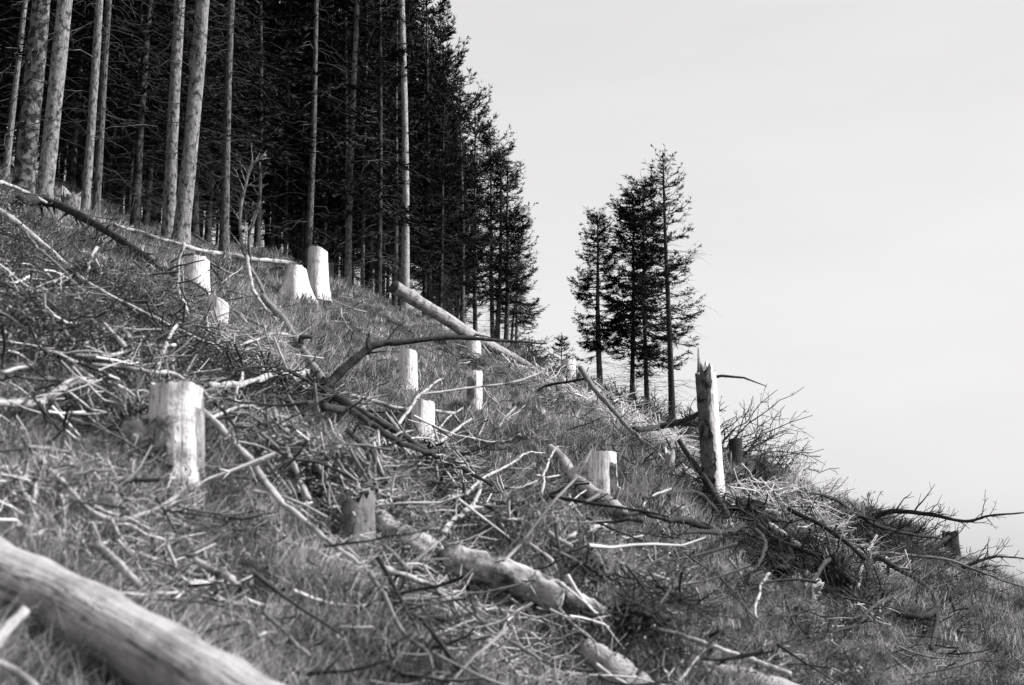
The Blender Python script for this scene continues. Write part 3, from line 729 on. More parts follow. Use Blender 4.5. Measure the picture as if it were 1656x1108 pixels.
T('fallen_pole', 'darker pole crossing the forked pale pole', 'branch', [(620, 880), (665, 920), (715, 950), (760, 990), (820, 1035), (875, 1068)], 8, 6, 'bark_mid', tw=5, twl=.3)
T('fallen_branch', 'grey branch hanging below the splintered stump into the grass', 'branch', [(598, 925), (625, 970), (655, 1030), (690, 1060), (700, 1108)], 8, 5, 'bark_mid', tw=4, twl=.3)
T('fallen_branch', 'short dark stick in the grass below the rotten log', 'branch', [(680, 1000), (715, 1045), (745, 1085)], 7, 9, 'bark_dark', tw=3, twl=.2)
T('fallen_branch', 'dark arched branch with an upright spur reaching far right over the grass', 'branch', [(520, 640), (545, 605), (585, 570), (610, 556), (660, 551), (730, 546), (790, 550), (840, 553), (885, 556)], 17, 2, 'bark_dark', dA=16, dB=17, tw=8, twl=.35, lump=.15, up=.2, twtip=.004)
T('fallen_branch', 'short upright dark spur at the bend of the arched branch', 'branch', [(596, 565), (594, 550), (598, 538)], 8, 3, 'bark_dark', dA=16, dB=16)
T('fallen_pole', 'pole leading from the leafless sapling down to the dark branch hub', 'branch', [(425, 478), (455, 512), (480, 545), (505, 590), (528, 630)], 10, 13, 'bark_mid', dA=19, dB=16, stubs=4)
T('fallen_branch', 'dark hooked branch stub above the hub', 'branch', [(470, 560), (488, 555), (486, 546), (505, 545)], 12, 5, 'bark_dark', dA=17, dB=17)
T('fallen_pole', 'long dark pole, upper of two running from the hub to the square stump', 'log', [(520, 632), (575, 660), (640, 698), (700, 733), (745, 757), (795, 785)], 14, 6, 'bark_dark', dA=16, dB=15, tw=14, twl=.5, clear=.4, twmat='twig')
T('fallen_pole', 'long dark pole, lower of two running from the hub under the first', 'log', [(525, 660), (565, 667), (605, 688), (650, 715), (710, 738), (750, 752)], 13, 7, 'bark_dark', dA=15.5, dB=15, tw=10, twl=.5, clear=.4, twmat='twig')
T('fallen_pole', 'pale stripped pole between the hub and the square stump', 'branch', [(540, 634), (590, 645), (635, 660), (665, 662), (735, 668)], 9, 5, 'pale', dA=17, dB=18, noise=.08)
T('fallen_pole', 'knotted pale log lying left of the hub at the same height', 'log', [(340, 622), (390, 620), (440, 610), (505, 602)], 9, 12, 'pale', noise=.08, lump=.3, stubs=3)
T('fallen_log', 'crooked pale log entering at the left edge and bending upward', 'log', [(-20, 650), (30, 652), (70, 648), (95, 630), (120, 614), (150, 618)], 15, 12, 'pale', noise=.08, lump=.2, stubs=2)
T('fallen_branch', 'grey side branch dropping from the crooked log at the left edge', 'branch', [(85, 648), (105, 672), (140, 685), (175, 700)], 8, 5, 'bark_mid')
T('fallen_branch', 'long horizontal pale stick above the crooked left log', 'branch', [(62, 563), (110, 568), (155, 573), (200, 568), (240, 560), (283, 558)], 6, 6, 'pale')
T('fallen_branch', 'pale branch curving over the top of the big stump', 'branch', [(150, 590), (200, 596), (245, 604), (280, 605), (310, 622), (335, 640)], 7, 6, 'pale', tw=3, twl=.25)
T('fallen_branch', 'thick short stick lying just right of the crooked left log', 'branch', [(110, 582), (132, 600), (155, 616)], 9, 8, 'pale')
T('fallen_branch', 'steep light stick crossing the end of the long horizontal stick', 'branch', [(254, 596), (268, 560), (286, 526)], 7, 6, 'pale')
T('fallen_branch', 'short light stick above the long horizontal stick', 'branch', [(168, 524), (185, 542), (202, 560)], 6, 9, 'pale')
T('fallen_branch', 'short pale stick at the left edge above the crooked log', 'branch', [(0, 602), (25, 595), (58, 590)], 6, 8, 'pale')
T('fallen_branch', 'bent pale twig between the pole and the horizontal stick', 'branch', [(105, 535), (115, 546), (135, 556), (150, 545)], 6, 4, 'pale')
T('fallen_pole', 'thin pole crossing the front of the rounded stump', 'branch', [(285, 440), (320, 462), (360, 490), (400, 515), (440, 535)], 5, 6, 'bark_mid', dA=18, dB=17.5, tw=5, twl=.35)
T('fallen_branch', 'upright bowed pale stick in front of the rounded stump', 'branch', [(298, 392), (291, 420), (288, 455), (292, 480), (303, 507)], 6, 6, 'pale', dA=17.5, dB=17.5)
T('fallen_branch', 'short bowed pale stick in the grass below the dark stubby pole', 'branch', [(158, 400), (146, 415), (141, 440)], 6, 4, 'pale')
T('dead_sapling', 'leafless crooked sapling standing in front of the dark forest', 'sapling', [(403, 420), (392, 400), (388, 350), (394, 310), (405, 270), (412, 262), (430, 250)], 6, 4, 'bark', dA=26, dB=26, tw=12, twl=.9, up=.2)
T('dead_sapling', 'thin bent stem beside the crooked sapling', 'sapling', [(405, 425), (404, 380), (416, 340), (422, 300), (420, 262)], 5, 2, 'bark_grey', dA=26, dB=26, tw=8, twl=.6, up=.2)
T('fallen_branch', 'curved pale branch falling from the foot of the crooked sapling', 'branch', [(400, 415), (402, 440), (412, 475), (430, 500), (448, 520)], 7, 5, 'pale', dA=24, dB=18)
T('fallen_branch', 'second curved branch right of the first below the sapling', 'branch', [(402, 428), (420, 455), (432, 490), (450, 518)], 7, 6, 'bark_mid', dA=24, dB=18)
T('fallen_branch', 'grey pole on the ground running from the small slanting stump', 'branch', [(360, 455), (340, 430), (322, 415), (300, 412), (275, 425)], 3, 3, 'bark_dark', tw=4, twl=.4)
T('fallen_branch', 'dark thin branch lying right of the sapling foot', 'branch', [(310, 410), (350, 430), (370, 440), (400, 448)], 4, 4, 'bark_mid', tw=6, twl=.3)
T('fallen_branch', 'long blurred pale branch sagging from the left towards the big stump foot', 'branch', [(25, 718), (65, 742), (105, 785), (145, 825), (190, 838), (245, 825), (295, 795)], 10, 7, 'pale', tw=4, twl=.25)
T('fallen_branch', 'blurred thin branch above the sagging pale one', 'branch', [(35, 722), (85, 728), (135, 736), (170, 752), (215, 764)], 8, 5, 'pale', tw=4, twl=.2)
T('fallen_branch', 'thick blurred broken branch below the sagging branch', 'branch', [(70, 815), (95, 840), (120, 850), (142, 868)], 18, 20, 'rotten', noise=.1, lump=.3)
T('fallen_branch', 'blurred pale piece of branch pointing down towards the huge corner log', 'branch', [(158, 880), (180, 905), (205, 930), (228, 948)], 15, 13, 'pale', noise=.08, lump=.2)
T('fallen_branch', 'blurred horizontal twig just above the huge corner log', 'branch', [(180, 958), (230, 962), (290, 958)], 6, 5, 'pale')
T('fallen_branch', 'dark blurred stick lying above the huge corner log', 'branch', [(275, 985), (310, 965), (350, 945)], 7, 5, 'bark_dark')
T('fallen_branch', 'pale slab like stick in the grass above the huge corner log', 'branch', [(315, 905), (345, 922), (378, 938)], 12, 14, 'pale')
T('fallen_branch', 'long thin twig passing in front of the grey narrow stump', 'branch', [(690, 655), (675, 640), (720, 632), (770, 624), (830, 617), (870, 605), (895, 588)], 4, 4, 'pale', dA=17, dB=18, tw=3, twl=.3)
T('fallen_branch', 'smoothly bent pale stick in the grass right of the square stump', 'branch', [(733, 670), (750, 692), (770, 713), (800, 716), (825, 712), (842, 703)], 5, 6, 'pale')
T('fallen_branch', 'straight pale stick rising from the dark poles past the square stump', 'branch', [(640, 690), (665, 655), (675, 640), (700, 622), (716, 612)], 6, 4, 'pale', dA=15.5, dB=17)
T('fallen_branch', 'pale stick leaning from the dark poles towards the narrow stump', 'branch', [(700, 718), (730, 700), (762, 678)], 6, 4, 'pale')
T('fallen_branch', 'zigzag thin pale twig at the right side of the square stump', 'branch', [(693, 710), (712, 690), (722, 676), (748, 660)], 4, 3, 'pale')
T('fallen_branch', 'short thin twig standing in the open grass, left one', 'branch', [(773, 706), (783, 685), (788, 660)], 3, 2, 'pale')
T('fallen_branch', 'short straight twig slanting in the open grass, right one', 'branch', [(804, 692), (818, 676), (834, 658)], 4, 3, 'pale')
T('fallen_branch', 'thin dark bowed branch right of the dark poles', 'branch', [(728, 737), (745, 732), (775, 737), (805, 748)], 5, 3, 'bark_dark', tw=3, twl=.2)
T('fallen_branch', 'forked white twig on the dark hollow left of the brush heap', 'branch', [(578, 764), (602, 757), (612, 742), (632, 734)], 5, 4, 'pale')
T('fallen_branch', 'thick pale forked branch in the middle of the brush heap', 'branch', [(712, 858), (735, 832), (765, 808), (778, 780)], 9, 6, 'pale', tw=5, twl=.25)
T('fallen_branch', 'pale branch running from the brush heap centre up to the pole tips', 'branch', [(720, 803), (750, 798), (775, 775), (815, 755), (850, 735), (880, 733)], 6, 3, 'pale', tw=4, twl=.25)
T('fallen_branch', 'curved pale twig sweeping right out of the brush heap', 'branch', [(800, 783), (830, 790), (850, 786), (868, 778)], 5, 4, 'pale', tw=2, twl=.2)
T('fallen_branch', 'short stout pale stick at the lower edge of the brush heap', 'branch', [(748, 828), (770, 821), (800, 815)], 9, 5, 'pale')
T('fallen_branch', 'upright wavy thin stem, taller of two standing in the grass left of the round log', 'branch', [(877, 800), (880, 770), (888, 745), (903, 722)], 5, 3, 'pale', tw=2, twl=.35)
T('fallen_branch', 'thin twig lying crosswise over the wavy upright stem', 'branch', [(866, 770), (885, 772), (905, 769)], 4, 3, 'pale')
T('fallen_branch', 'thin bent stem arching beside the underside of the round log', 'branch', [(930, 850), (922, 825), (930, 805), (948, 793)], 4, 3, 'pale')
T('fallen_branch', 'clean pale stick lying below the end of the round log', 'branch', [(915, 870), (945, 860), (980, 846)], 7, 8, 'pale')
T('fallen_branch', 'peeling twin stick lying left of the clean pale stick', 'branch', [(880, 856), (900, 870), (925, 884)], 9, 7, 'pale', tw=3, twl=.15)
T('fallen_branch', 'pale bent stick with a knob in the grass below the twin stick', 'branch', [(855, 878), (880, 895), (893, 905), (900, 925)], 5, 5, 'pale')
T('leaning_pole', 'straight pole leaning down to the right across the skyline beside the lone spruces', 'branch', [(938, 594), (960, 625), (990, 660), (1015, 690), (1040, 716)], 10, 6, 'bark_mid', dA=30, dB=27, tw=3, twl=.5, stubs=3)
T('fallen_branch', 'dark twig branching left from the straight leaning pole', 'branch', [(868, 632), (890, 622), (920, 618), (948, 612)], 4, 4, 'bark_dark', dA=31, dB=30, tw=5, twl=.6)
T('leaning_pole', 'dark pole with pale upper half leaning against the foot of the snag', 'branch', [(1098, 712), (1115, 738), (1135, 768), (1155, 800), (1178, 838)], 8, 13, 'bark_dark', dA=19.4, dB=17.8, tw=3, twl=.5)
T('fallen_log', 'dark log lying horizontally behind the snag', 'log', [(1025, 694), (1060, 692), (1095, 684), (1140, 688), (1160, 695)], 9, 12, 'bark_dark', dA=33, dB=33, tw=8, twl=.9, up=.3)
T('fallen_log', 'dark branch rising from the horizontal log to the snag', 'branch', [(1085, 688), (1110, 678), (1140, 665)], 8, 9, 'bark_dark', dA=33, dB=32, tw=8, twl=.6)
T('fallen_log', 'dark mossy log lying right of the round log end', 'log', [(1008, 832), (1040, 828), (1075, 838), (1110, 842), (1150, 852)], 8, 12, 'bark_dark', noise=.1, lump=.3, tw=5, twl=.3)
T('fallen_branch', 'curved pale twig dropping across the dark mossy log', 'branch', [(1085, 790), (1055, 800), (1040, 818), (1060, 835), (1075, 860)], 4, 3, 'pale')
T('fallen_branch', 'dark crooked branch below the leaning pale topped pole', 'branch', [(1080, 800), (1105, 796), (1135, 800), (1160, 830)], 7, 9, 'bark_dark', tw=6, twl=.4)
T('fallen_branch', 'thin dark upright stem below the leaning pole', 'branch', [(1086, 830), (1085, 790), (1088, 745)], 4, 3, 'bark_dark', dA=22, dB=22)
T('fallen_branch', 'dark crooked bough standing clear of the right slope', 'branch', [(1338, 905), (1345, 870), (1352, 832), (1385, 834), (1420, 852), (1470, 862), (1530, 872)], 12, 3, 'bark_dark', dA=22, dB=23, tw=12, twl=.8, up=.15, twtip=.005)
T('fallen_branch', 'long bare twiggy bough stretching over the right skyline', 'branch', [(1415, 838), (1440, 828), (1500, 832), (1560, 844), (1600, 835), (1656, 829)], 9, 2, 'bark_dark', dA=24, dB=23, tw=16, twl=.9, up=.05, twtip=.004)
T('fallen_branch', 'dark arched branch bowing down towards the lower right', 'branch', [(1400, 915), (1420, 905), (1450, 922), (1485, 942), (1508, 965), (1512, 1000), (1506, 1050)], 9, 7, 'bark_dark', dA=19, dB=17, tw=8, twl=.5, twtip=.004)
T('fallen_branch', 'thick dark elbow of wood at the end of the bowed branch', 'branch', [(1450, 993), (1480, 997), (1508, 990), (1530, 962)], 10, 14, 'bark_dark', dA=17.2, dB=17, lump=.2)
T('fallen_branch', 'dark downward forked twig right of the thick elbow', 'branch', [(1535, 960), (1545, 990), (1550, 1020), (1575, 1032), (1600, 1042)], 7, 3, 'bark_dark', dA=17, dB=16.5, tw=4, twl=.3)
T('fallen_branch', 'bare twiggy branch at the right edge of the skyline', 'branch', [(1555, 918), (1590, 905), (1610, 900), (1656, 903)], 6, 2, 'bark_dark', dA=21, dB=21, tw=10, twl=.6, twtip=.004)
T('fallen_branch', 'long thin grey branch lying left of the right edge twigs', 'branch', [(1435, 895), (1480, 900), (1530, 905), (1600, 930), (1660, 950)], 6, 3, 'bark_mid', dA=20, dB=19, tw=12, twl=.6)
T('fallen_branch', 'dark diagonal twig reaching up to the knobbly little stump', 'branch', [(1475, 925), (1500, 900), (1520, 880), (1535, 868)], 5, 6, 'bark_dark', dA=21, dB=22, tw=5, twl=.4)
T('fallen_branch', 'pale upright bowed stick right of the earth clump', 'branch', [(1386, 955), (1392, 920), (1403, 890), (1418, 866)], 6, 4, 'pale')
T('fallen_branch', 'pale slightly bowed stick standing in front of the earth pit', 'branch', [(1225, 1000), (1228, 970), (1235, 945), (1244, 928)], 5, 5, 'pale')
T('fallen_branch', 'short pale log piece lying right of the dark root hub', 'log', [(1225, 830), (1245, 828), (1262, 832)], 8, 9, 'pale')
T('fallen_branch', 'pale split wood piece right of and below the dark root hub', 'branch', [(1245, 850), (1270, 868), (1292, 882)], 12, 9, 'pale')
T('fallen_branch', 'pale thin log running across the lower right foreground grass', 'log', [(1062, 1018), (1110, 1030), (1150, 1048), (1200, 1062), (1240, 1076), (1278, 1090)], 9, 8, 'pale', noise=.08, tw=3, twl=.2)
T('fallen_log', 'smooth pale log cut off by the bottom edge below the thin log', 'log', [(1118, 1068), (1170, 1085), (1230, 1100), (1300, 1125)], 18, 30, 'log', sides=16)
T('fallen_log', 'thick pale log end cut off by the bottom edge beside the earth clump', 'log', [(945, 1045), (985, 1075), (1030, 1120)], 34, 62, 'log', sides=18, noise=.04, lump=.1)
T('fallen_branch', 'thin pale stick crossing the thin log near the bottom edge', 'branch', [(1095, 1110), (1125, 1070), (1155, 1040)], 5, 4, 'pale')
T('fallen_branch', 'thin bent pale stick leaning against the earth clump at the bottom', 'branch', [(968, 1062), (960, 1035), (930, 1010), (905, 985)], 4, 5, 'pale')
T('fallen_branch', 'grey stick in the lower left grass pointing down right', 'branch', [(425, 990), (450, 1010), (480, 1040), (500, 1060)], 7, 6, 'bark_mid', tw=3, twl=.2)
T('fallen_branch', 'thin pale pole left of the hub running up to the left', 'branch', [(380, 560), (420, 548), (450, 540), (480, 545)], 4, 5, 'pale', tw=4, twl=.3)
T('fallen_branch', 'slanting pale stick under the hub\'s knotted log', 'branch', [(376, 650), (385, 618), (392, 595), (402, 580)], 6, 4, 'pale')
T('fallen_branch', 'thin drooping grey twig through the knotted log left of the hub', 'branch', [(448, 700), (440, 640), (430, 600), (415, 550)], 4, 3, 'pale', dA=14.5, dB=15)

for i_, (lab, pp, w0_, w1_, tw_) in enumerate([
    ('dark root arching out of the snag root clump down to the grass', [(1200, 852), (1165, 862), (1120, 862), (1070, 882)], 10, 5, 8),
    ('dark bent branch dropping from the snag root clump towards the pit', [(1222, 858), (1235, 880), (1226, 905), (1210, 945)], 9, 5, 7),
    ('dark crooked branch linking the root clump and the hanging clod', [(1225, 850), (1262, 878), (1300, 890), (1345, 905)], 9, 8, 10),
    ('dark root hanging from the clod over the turf hump', [(1340, 905), (1318, 925), (1300, 960), (1290, 990)], 8, 3, 5),
    ('dark branch on the skyline above the crooked bough', [(1395, 842), (1362, 815), (1330, 800), (1290, 796)], 7, 4, 12),
    ('dark forked branch below the bowed branch on the lower slope', [(1440, 962), (1405, 985), (1382, 1010), (1330, 1020)], 8, 4, 9),
    ('dark bent stem between the round log and the leaning pole', [(1100, 748), (1076, 770), (1062, 800), (1040, 806)], 6, 4, 7),
    ('dark bough lying along the shoulder right of the pale log piece', [(1275, 822), (1315, 842), (1360, 872), (1400, 905)], 8, 7, 12),
    ('dark crooked branch over the knotted log left of the hub', [(520, 645), (480, 655), (440, 642), (395, 660)], 9, 4, 9),
    ('dark branch rising left from the hub into the upper brushwood', [(515, 625), (470, 600), (425, 590), (370, 600)], 8, 3, 10),
    ('dark broken root below the hub in the shaded hollow', [(545, 668), (560, 700), (600, 735), (625, 780)], 10, 6, 8),
    ('dark curved stick among the pale poles below the hub', [(430, 770), (470, 742), (520, 748), (570, 775)], 7, 5, 6)]):
    T('dark_branch', lab, 'branch', pp, w0_, w1_, 'bark_dark', tw=tw_, twl=.4, lump=.15, clear=.28, twtip=.004)

# brush fan of bare twigs behind the snag (a fallen crown)
def fan(label, px, py, t, n, L_, a0, a1, seed, m='twig_dark', r0=.012, name='brush_fan', tip=.004, yd=.5):
    r_ = np.random.default_rng(seed); t = ground(px, py + 6); L_ = L_ * t / FPX; r0 = max(2.6 * t / FPX / 2, .006); tip = r0 * .33; yd = .4; p0 = P3(px, py, t); p0[2] = min(p0[2], float(hgt(p0[0], p0[1])) + .15) if t < 1e3 else p0[2]
    mb = MB()
    for k in range(n):
        a = math.radians(r_.uniform(a0, a1)); d = np.array([math.cos(a), r_.normal() * yd, math.sin(a)]); d /= np.linalg.norm(d)
        l_ = L_ * r_.uniform(.4, 1.05); tt = np.linspace(0, 1, 9)[:, None]
        st = np.array([r_.normal() * .35, r_.normal() * .3, 0])
        st[2] = float(hgt(p0[0] + st[0], p0[1] + st[1])) - p0[2]
        bnd = perp(d, r_) * l_ * .2
        pts = st + d * l_ * tt + bnd * tt * tt + np.array([0, 0, -.12]) * l_ * tt * tt; pts[1:] += r_.normal(size=(8, 3)) * .015 * l_
        rr = np.linspace(r0, tip, 9); mb.tube(pts, rr, 4, cap=False)
        twigs_on(mb, pts, rr, 9, l_ * .4, int(r_.integers(1e9)), .6, .1, 1, .15, tip * .75)
    o = mb.build(name, M[m]); o.location = p0; tag(o, label, 'brushwood', kind='stuff'); return o
fan('bare twigs of a fallen crown fanning out right behind the snag', 1172, 722, 24, 22, 170, -8, 78, 21)
fan('dark tangle of twigs behind and left of the snag', 1135, 706, 25, 30, 90, 20, 165, 22)
fan('bare twigs around the feet of the lone spruces', 1035, 672, 40, 34, 85, 10, 170, 23, r0=.015)
fan('thin bare twigs sticking up from the right skyline', 1310, 806, 34, 34, 95, 0, 130, 24, m='twig', r0=.012)
fan('bare twigs reaching over the low right skyline', 1480, 888, 32, 30, 110, -10, 60, 25, r0=.010)
fan('pale sprays of grass and twig on the skyline right of the snag', 1235, 772, 34, 34, 90, 10, 120, 26, m='twig', r0=.009)
fan('thin bare twigs standing below the outermost forest spruces', 850, 594, 46, 24, 80, 10, 120, 27, m='forest_twig', r0=.012)
fan('thin bare twigs beside the skyline stump', 935, 634, 40, 18, 60, 5, 150, 28, r0=.012)

fan('dark bare twigs on the skyline between the twiggy boughs', 1400, 846, 0, 30, 85, 5, 150, 29)
fan('short twigs along the crest left of the leaning skyline pole', 970, 655, 0, 26, 50, 10, 160, 30)
# brush heaps: interlaced sticks lying over each other
def heap(label, px, py, rx, ry, n, L_, seed, m='twig', r0=.01, hh=.25, t=None):
    r_ = np.random.default_rng(seed); t = t or ground(px, py); c = P3(px, py, t); c[2] = float(hgt(c[0], c[1])); mb = MB()
    n = int(n * 1.9); hh *= 1.25
    for k in range(n):
        rr_ = math.sqrt(r_.random()); a = r_.uniform(0, 6.28); x = c[0] + rx * rr_ * math.cos(a); y = c[1] + ry * rr_ * math.sin(a)
        a = r_.uniform(0, math.pi) * .8 - .9; l_ = L_ * r_.uniform(.25, 1.1); d = np.array([math.cos(a), math.sin(a) * .8, r_.normal() * .25 - .25 * math.cos(a)])
        d /= np.linalg.norm(d); tt = np.linspace(-.5, .5, 8)[:, None]; z = float(hgt(x, y)) + r_.uniform(0, hh) * (1 - rr_ * .6)
        pts = np.array([x, y, z]) + d * l_ * tt + perp(d, r_) * l_ * .25 * (tt * tt * 4); pts[1:] += r_.normal(size=(7, 3)) * .02 * l_
        pts[:, 2] = np.maximum(pts[:, 2], hgt(pts[:, 0], pts[:, 1]) + .01)
        r1 = r0 * r_.uniform(.4, 1.5); rad = np.linspace(r1, r1 * .35, 8)
        mb.tube(pts - c, rad, 5 if r1 > .01 else 4, cap=False)
        twigs_on(mb, pts - c, rad, int(r_.integers(1, 6)), l_ * .35, int(r_.integers(1e9)), .5, .0, 0, .2, .0025)
    o = mb.build('brush_heap', M[m]); o.location = c; tag(o, label, 'brushwood', kind='stuff'); return o
heap('tangled heap of pale and dark twigs below the square stump', 730, 800, .9, .8, 150, 1.1, 31, hh=.3)
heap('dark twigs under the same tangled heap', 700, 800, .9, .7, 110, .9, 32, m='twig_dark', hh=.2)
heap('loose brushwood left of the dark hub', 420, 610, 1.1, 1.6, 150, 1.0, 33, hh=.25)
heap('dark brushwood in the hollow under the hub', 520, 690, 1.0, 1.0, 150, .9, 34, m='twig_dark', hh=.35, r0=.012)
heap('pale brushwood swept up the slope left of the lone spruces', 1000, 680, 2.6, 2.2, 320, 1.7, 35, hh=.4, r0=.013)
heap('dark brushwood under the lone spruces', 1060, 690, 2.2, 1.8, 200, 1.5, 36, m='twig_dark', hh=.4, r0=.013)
heap('brushwood between the fallen log end and skyline stump', 890, 650, 1.8, 2.0, 180, 1.5, 37, hh=.3, r0=.011)
heap('brushwood scattered right of the snag down the skyline', 1280, 830, 1.8, 1.6, 260, 1.3, 38, hh=.3, r0=.01)
heap('dark brushwood on the right shoulder of the slope', 1330, 850, 1.8, 1.6, 220, 1.2, 39, m='twig_dark', hh=.35, r0=.011)
heap('brushwood over the right end of the slope', 1480, 930, 1.6, 1.5, 200, 1.1, 40, hh=.25, r0=.008)
heap('small brushwood round the pale poles in the middle of the slope', 470, 740, .9, .9, 150, .8, 41, hh=.2)
heap('small sticks left of the big blurred stump', 150, 600, 1.0, 1.2, 90, .8, 42, hh=.15, r0=.007)
heap('small sticks in the lower left grass', 150, 850, .7, .6, 120, .6, 43, hh=.15, r0=.007)
heap('brushwood round the slanting stump below the rounded one', 340, 540, 1.4, 1.4, 120, 1.1, 44, hh=.15, r0=.008)
heap('twigs in the grass around the leaning pole of the snag', 1110, 770, 1.5, 1.3, 150, 1.1, 45, m='twig_dark', hh=.35, r0=.011)
heap('wide drift of pale slash on the upper left slope', 230, 550, 1.8, 2.2, 120, 1.1, 61, hh=.2, r0=.007)
heap('dark slash under the long pale pole on the left', 120, 520, 1.6, 2.0, 110, 1.0, 62, m='twig_dark', hh=.15, r0=.008)
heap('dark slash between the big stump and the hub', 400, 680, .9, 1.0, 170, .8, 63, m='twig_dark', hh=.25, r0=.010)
heap('slash around the splintered stump', 560, 830, .6, .6, 110, .6, 64, hh=.2, r0=.006)
heap('dark slash below the snag and its root clump', 1160, 850, 1.2, 1.0, 150, 1.0, 65, m='twig_dark', hh=.3, r0=.011)
heap('slash around the earth clods on the right slope', 1400, 930, 1.1, 1.1, 170, .9, 66, m='twig_dark', hh=.3, r0=.009)
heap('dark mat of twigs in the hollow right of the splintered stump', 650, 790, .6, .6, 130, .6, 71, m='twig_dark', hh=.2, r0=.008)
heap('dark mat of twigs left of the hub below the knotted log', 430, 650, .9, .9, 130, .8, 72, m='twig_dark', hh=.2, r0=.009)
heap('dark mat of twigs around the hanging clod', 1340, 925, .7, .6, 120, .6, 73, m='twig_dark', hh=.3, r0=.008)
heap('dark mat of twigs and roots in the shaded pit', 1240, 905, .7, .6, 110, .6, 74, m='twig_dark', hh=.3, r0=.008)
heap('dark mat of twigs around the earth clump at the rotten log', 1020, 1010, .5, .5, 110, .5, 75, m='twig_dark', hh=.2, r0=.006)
heap('sprigs in the grass right of the dark earth clump', 1180, 960, 1.0, .9, 110, .6, 67, hh=.15, r0=.006)
heap('slash in the near grass above the huge corner log', 330, 900, .6, .6, 110, .5, 68, hh=.15, r0=.005)
heap('thin sticks in the grass below the rotten log', 700, 1000, .8, .7, 110, .7, 46, hh=.2, r0=.006)

# root plates and clumps of earth
def clump(label, px, py, w, h, seed, m='earth', t=None, roots=8, name='root_plate', cat='roots', rl=1.2, rm='bark_dark', flat=.7):
    t = t or ground(px, py + h / 2); p = P3(px, py, t); k = t / FPX; r_ = np.random.default_rng(seed)
    root = bpy.data.objects.new(name, None); COL.objects.link(root); root.location = p; tag(root, label, cat)
    ns, nr = 44, 28; V = []
    from mathutils import noise as mn
    off = Vector(r_.uniform(0, 50, 3))
    for i in range(nr + 1):
        a = math.pi * i / nr
        for j in range(ns):
            b = 2 * math.pi * j / ns; d = np.array([math.sin(a) * math.cos(b), math.sin(a) * math.sin(b), math.cos(a)])
            dv = Vector(d); q = .92 + .5 * mn.noise(dv * 1.3 + off) + .35 * mn.noise(dv * 3.1 + off) + .22 * mn.noise(dv * 7 + off) + .04 * r_.normal()
            V.append(d * q * np.array([w * k / 2, w * k / 2 * flat, h * k / 2]))
    f = [(i * ns + j, (i + 1) * ns + j, (i + 1) * ns + (j + 1) % ns, i * ns + (j + 1) % ns) for i in range(nr) for j in range(ns)]
    link('earth_clod', mesh('earth_clod', V, f, True), M[m], root)
    for q in range(roots):
        a = r_.uniform(0, 6.28); d = np.array([math.cos(a), r_.uniform(-1, .2), math.sin(a)]); d /= np.linalg.norm(d)
        l_ = w * k * .5 * rl * r_.uniform(.6, 1.2); tt = np.linspace(0, 1, 7)[:, None]
        pt = d * np.array([w * k / 2, w * k / 2 * flat, h * k / 2]) * .7 + d * l_ * tt + perp(d, r_) * l_ * .5 * tt * tt
        b = MB(); b.tube(pt, np.linspace(w * k * .05, w * k * .012, 7), 5, False, .05, seed); b.build('root', M[rm], root)
    mb = MB()
    for q in range(140 if m != 'mound' else 260):
        d = r_.normal(size=3); d /= np.linalg.norm(d)
        if d[2] < -.3: d[2] *= -1
        l_ = w * k * r_.uniform(.1, .4); pt = d * np.array([w * k / 2, w * k / 2 * flat, h * k / 2]) * .85
        tt = np.linspace(0, 1, 5)[:, None]; q2 = d + r_.normal(size=3) * .5 + ([0, 0, .3] if m == 'mound' else [0, 0, -.2])
        mb.tube(pt + q2 * l_ * tt + np.array([0, 0, -.6]) * l_ * tt * tt, np.linspace(.006, .002, 5), 3, cap=False)
    o = mb.build('root_fibres' if m != 'mound' else 'grass_blades', M['twig_dark' if m != 'mound' else 'grass'], root); o['kind'] = 'stuff'
    return root
clump('dark upturned root clump at the foot of the snag\'s leaning pole', 1212, 838, 62, 56, 51, roots=10)
clump('small dark root clump at the hub of the arched branch', 523, 634, 42, 36, 52, t=15.6, roots=7)
clump('dark clod hanging over the earth pit on the right slope', 1355, 930, 46, 56, 53, roots=12, rm='bark_mid')
clump('dark torn clod above the shaded pit, left neighbour of the hanging clod', 1250, 917, 74, 40, 54, roots=5)
clump('rounded pale turf hump beside the hanging clod', 1300, 955, 52, 56, 55, m='mound', roots=0, name='turf_hump', cat='turf')
clump('dark earth clump at the end of the rotten log', 1030, 1005, 90, 62, 56, roots=9, rm='bark_mid')
clump('blurred pale earth hump at the left foot of the big stump', 224, 712, 92, 80, 57, m='mound', roots=0, name='turf_hump', cat='turf')
clump('dark clod beneath the lower edge of the brush heap', 790, 835, 60, 30, 58, roots=5)

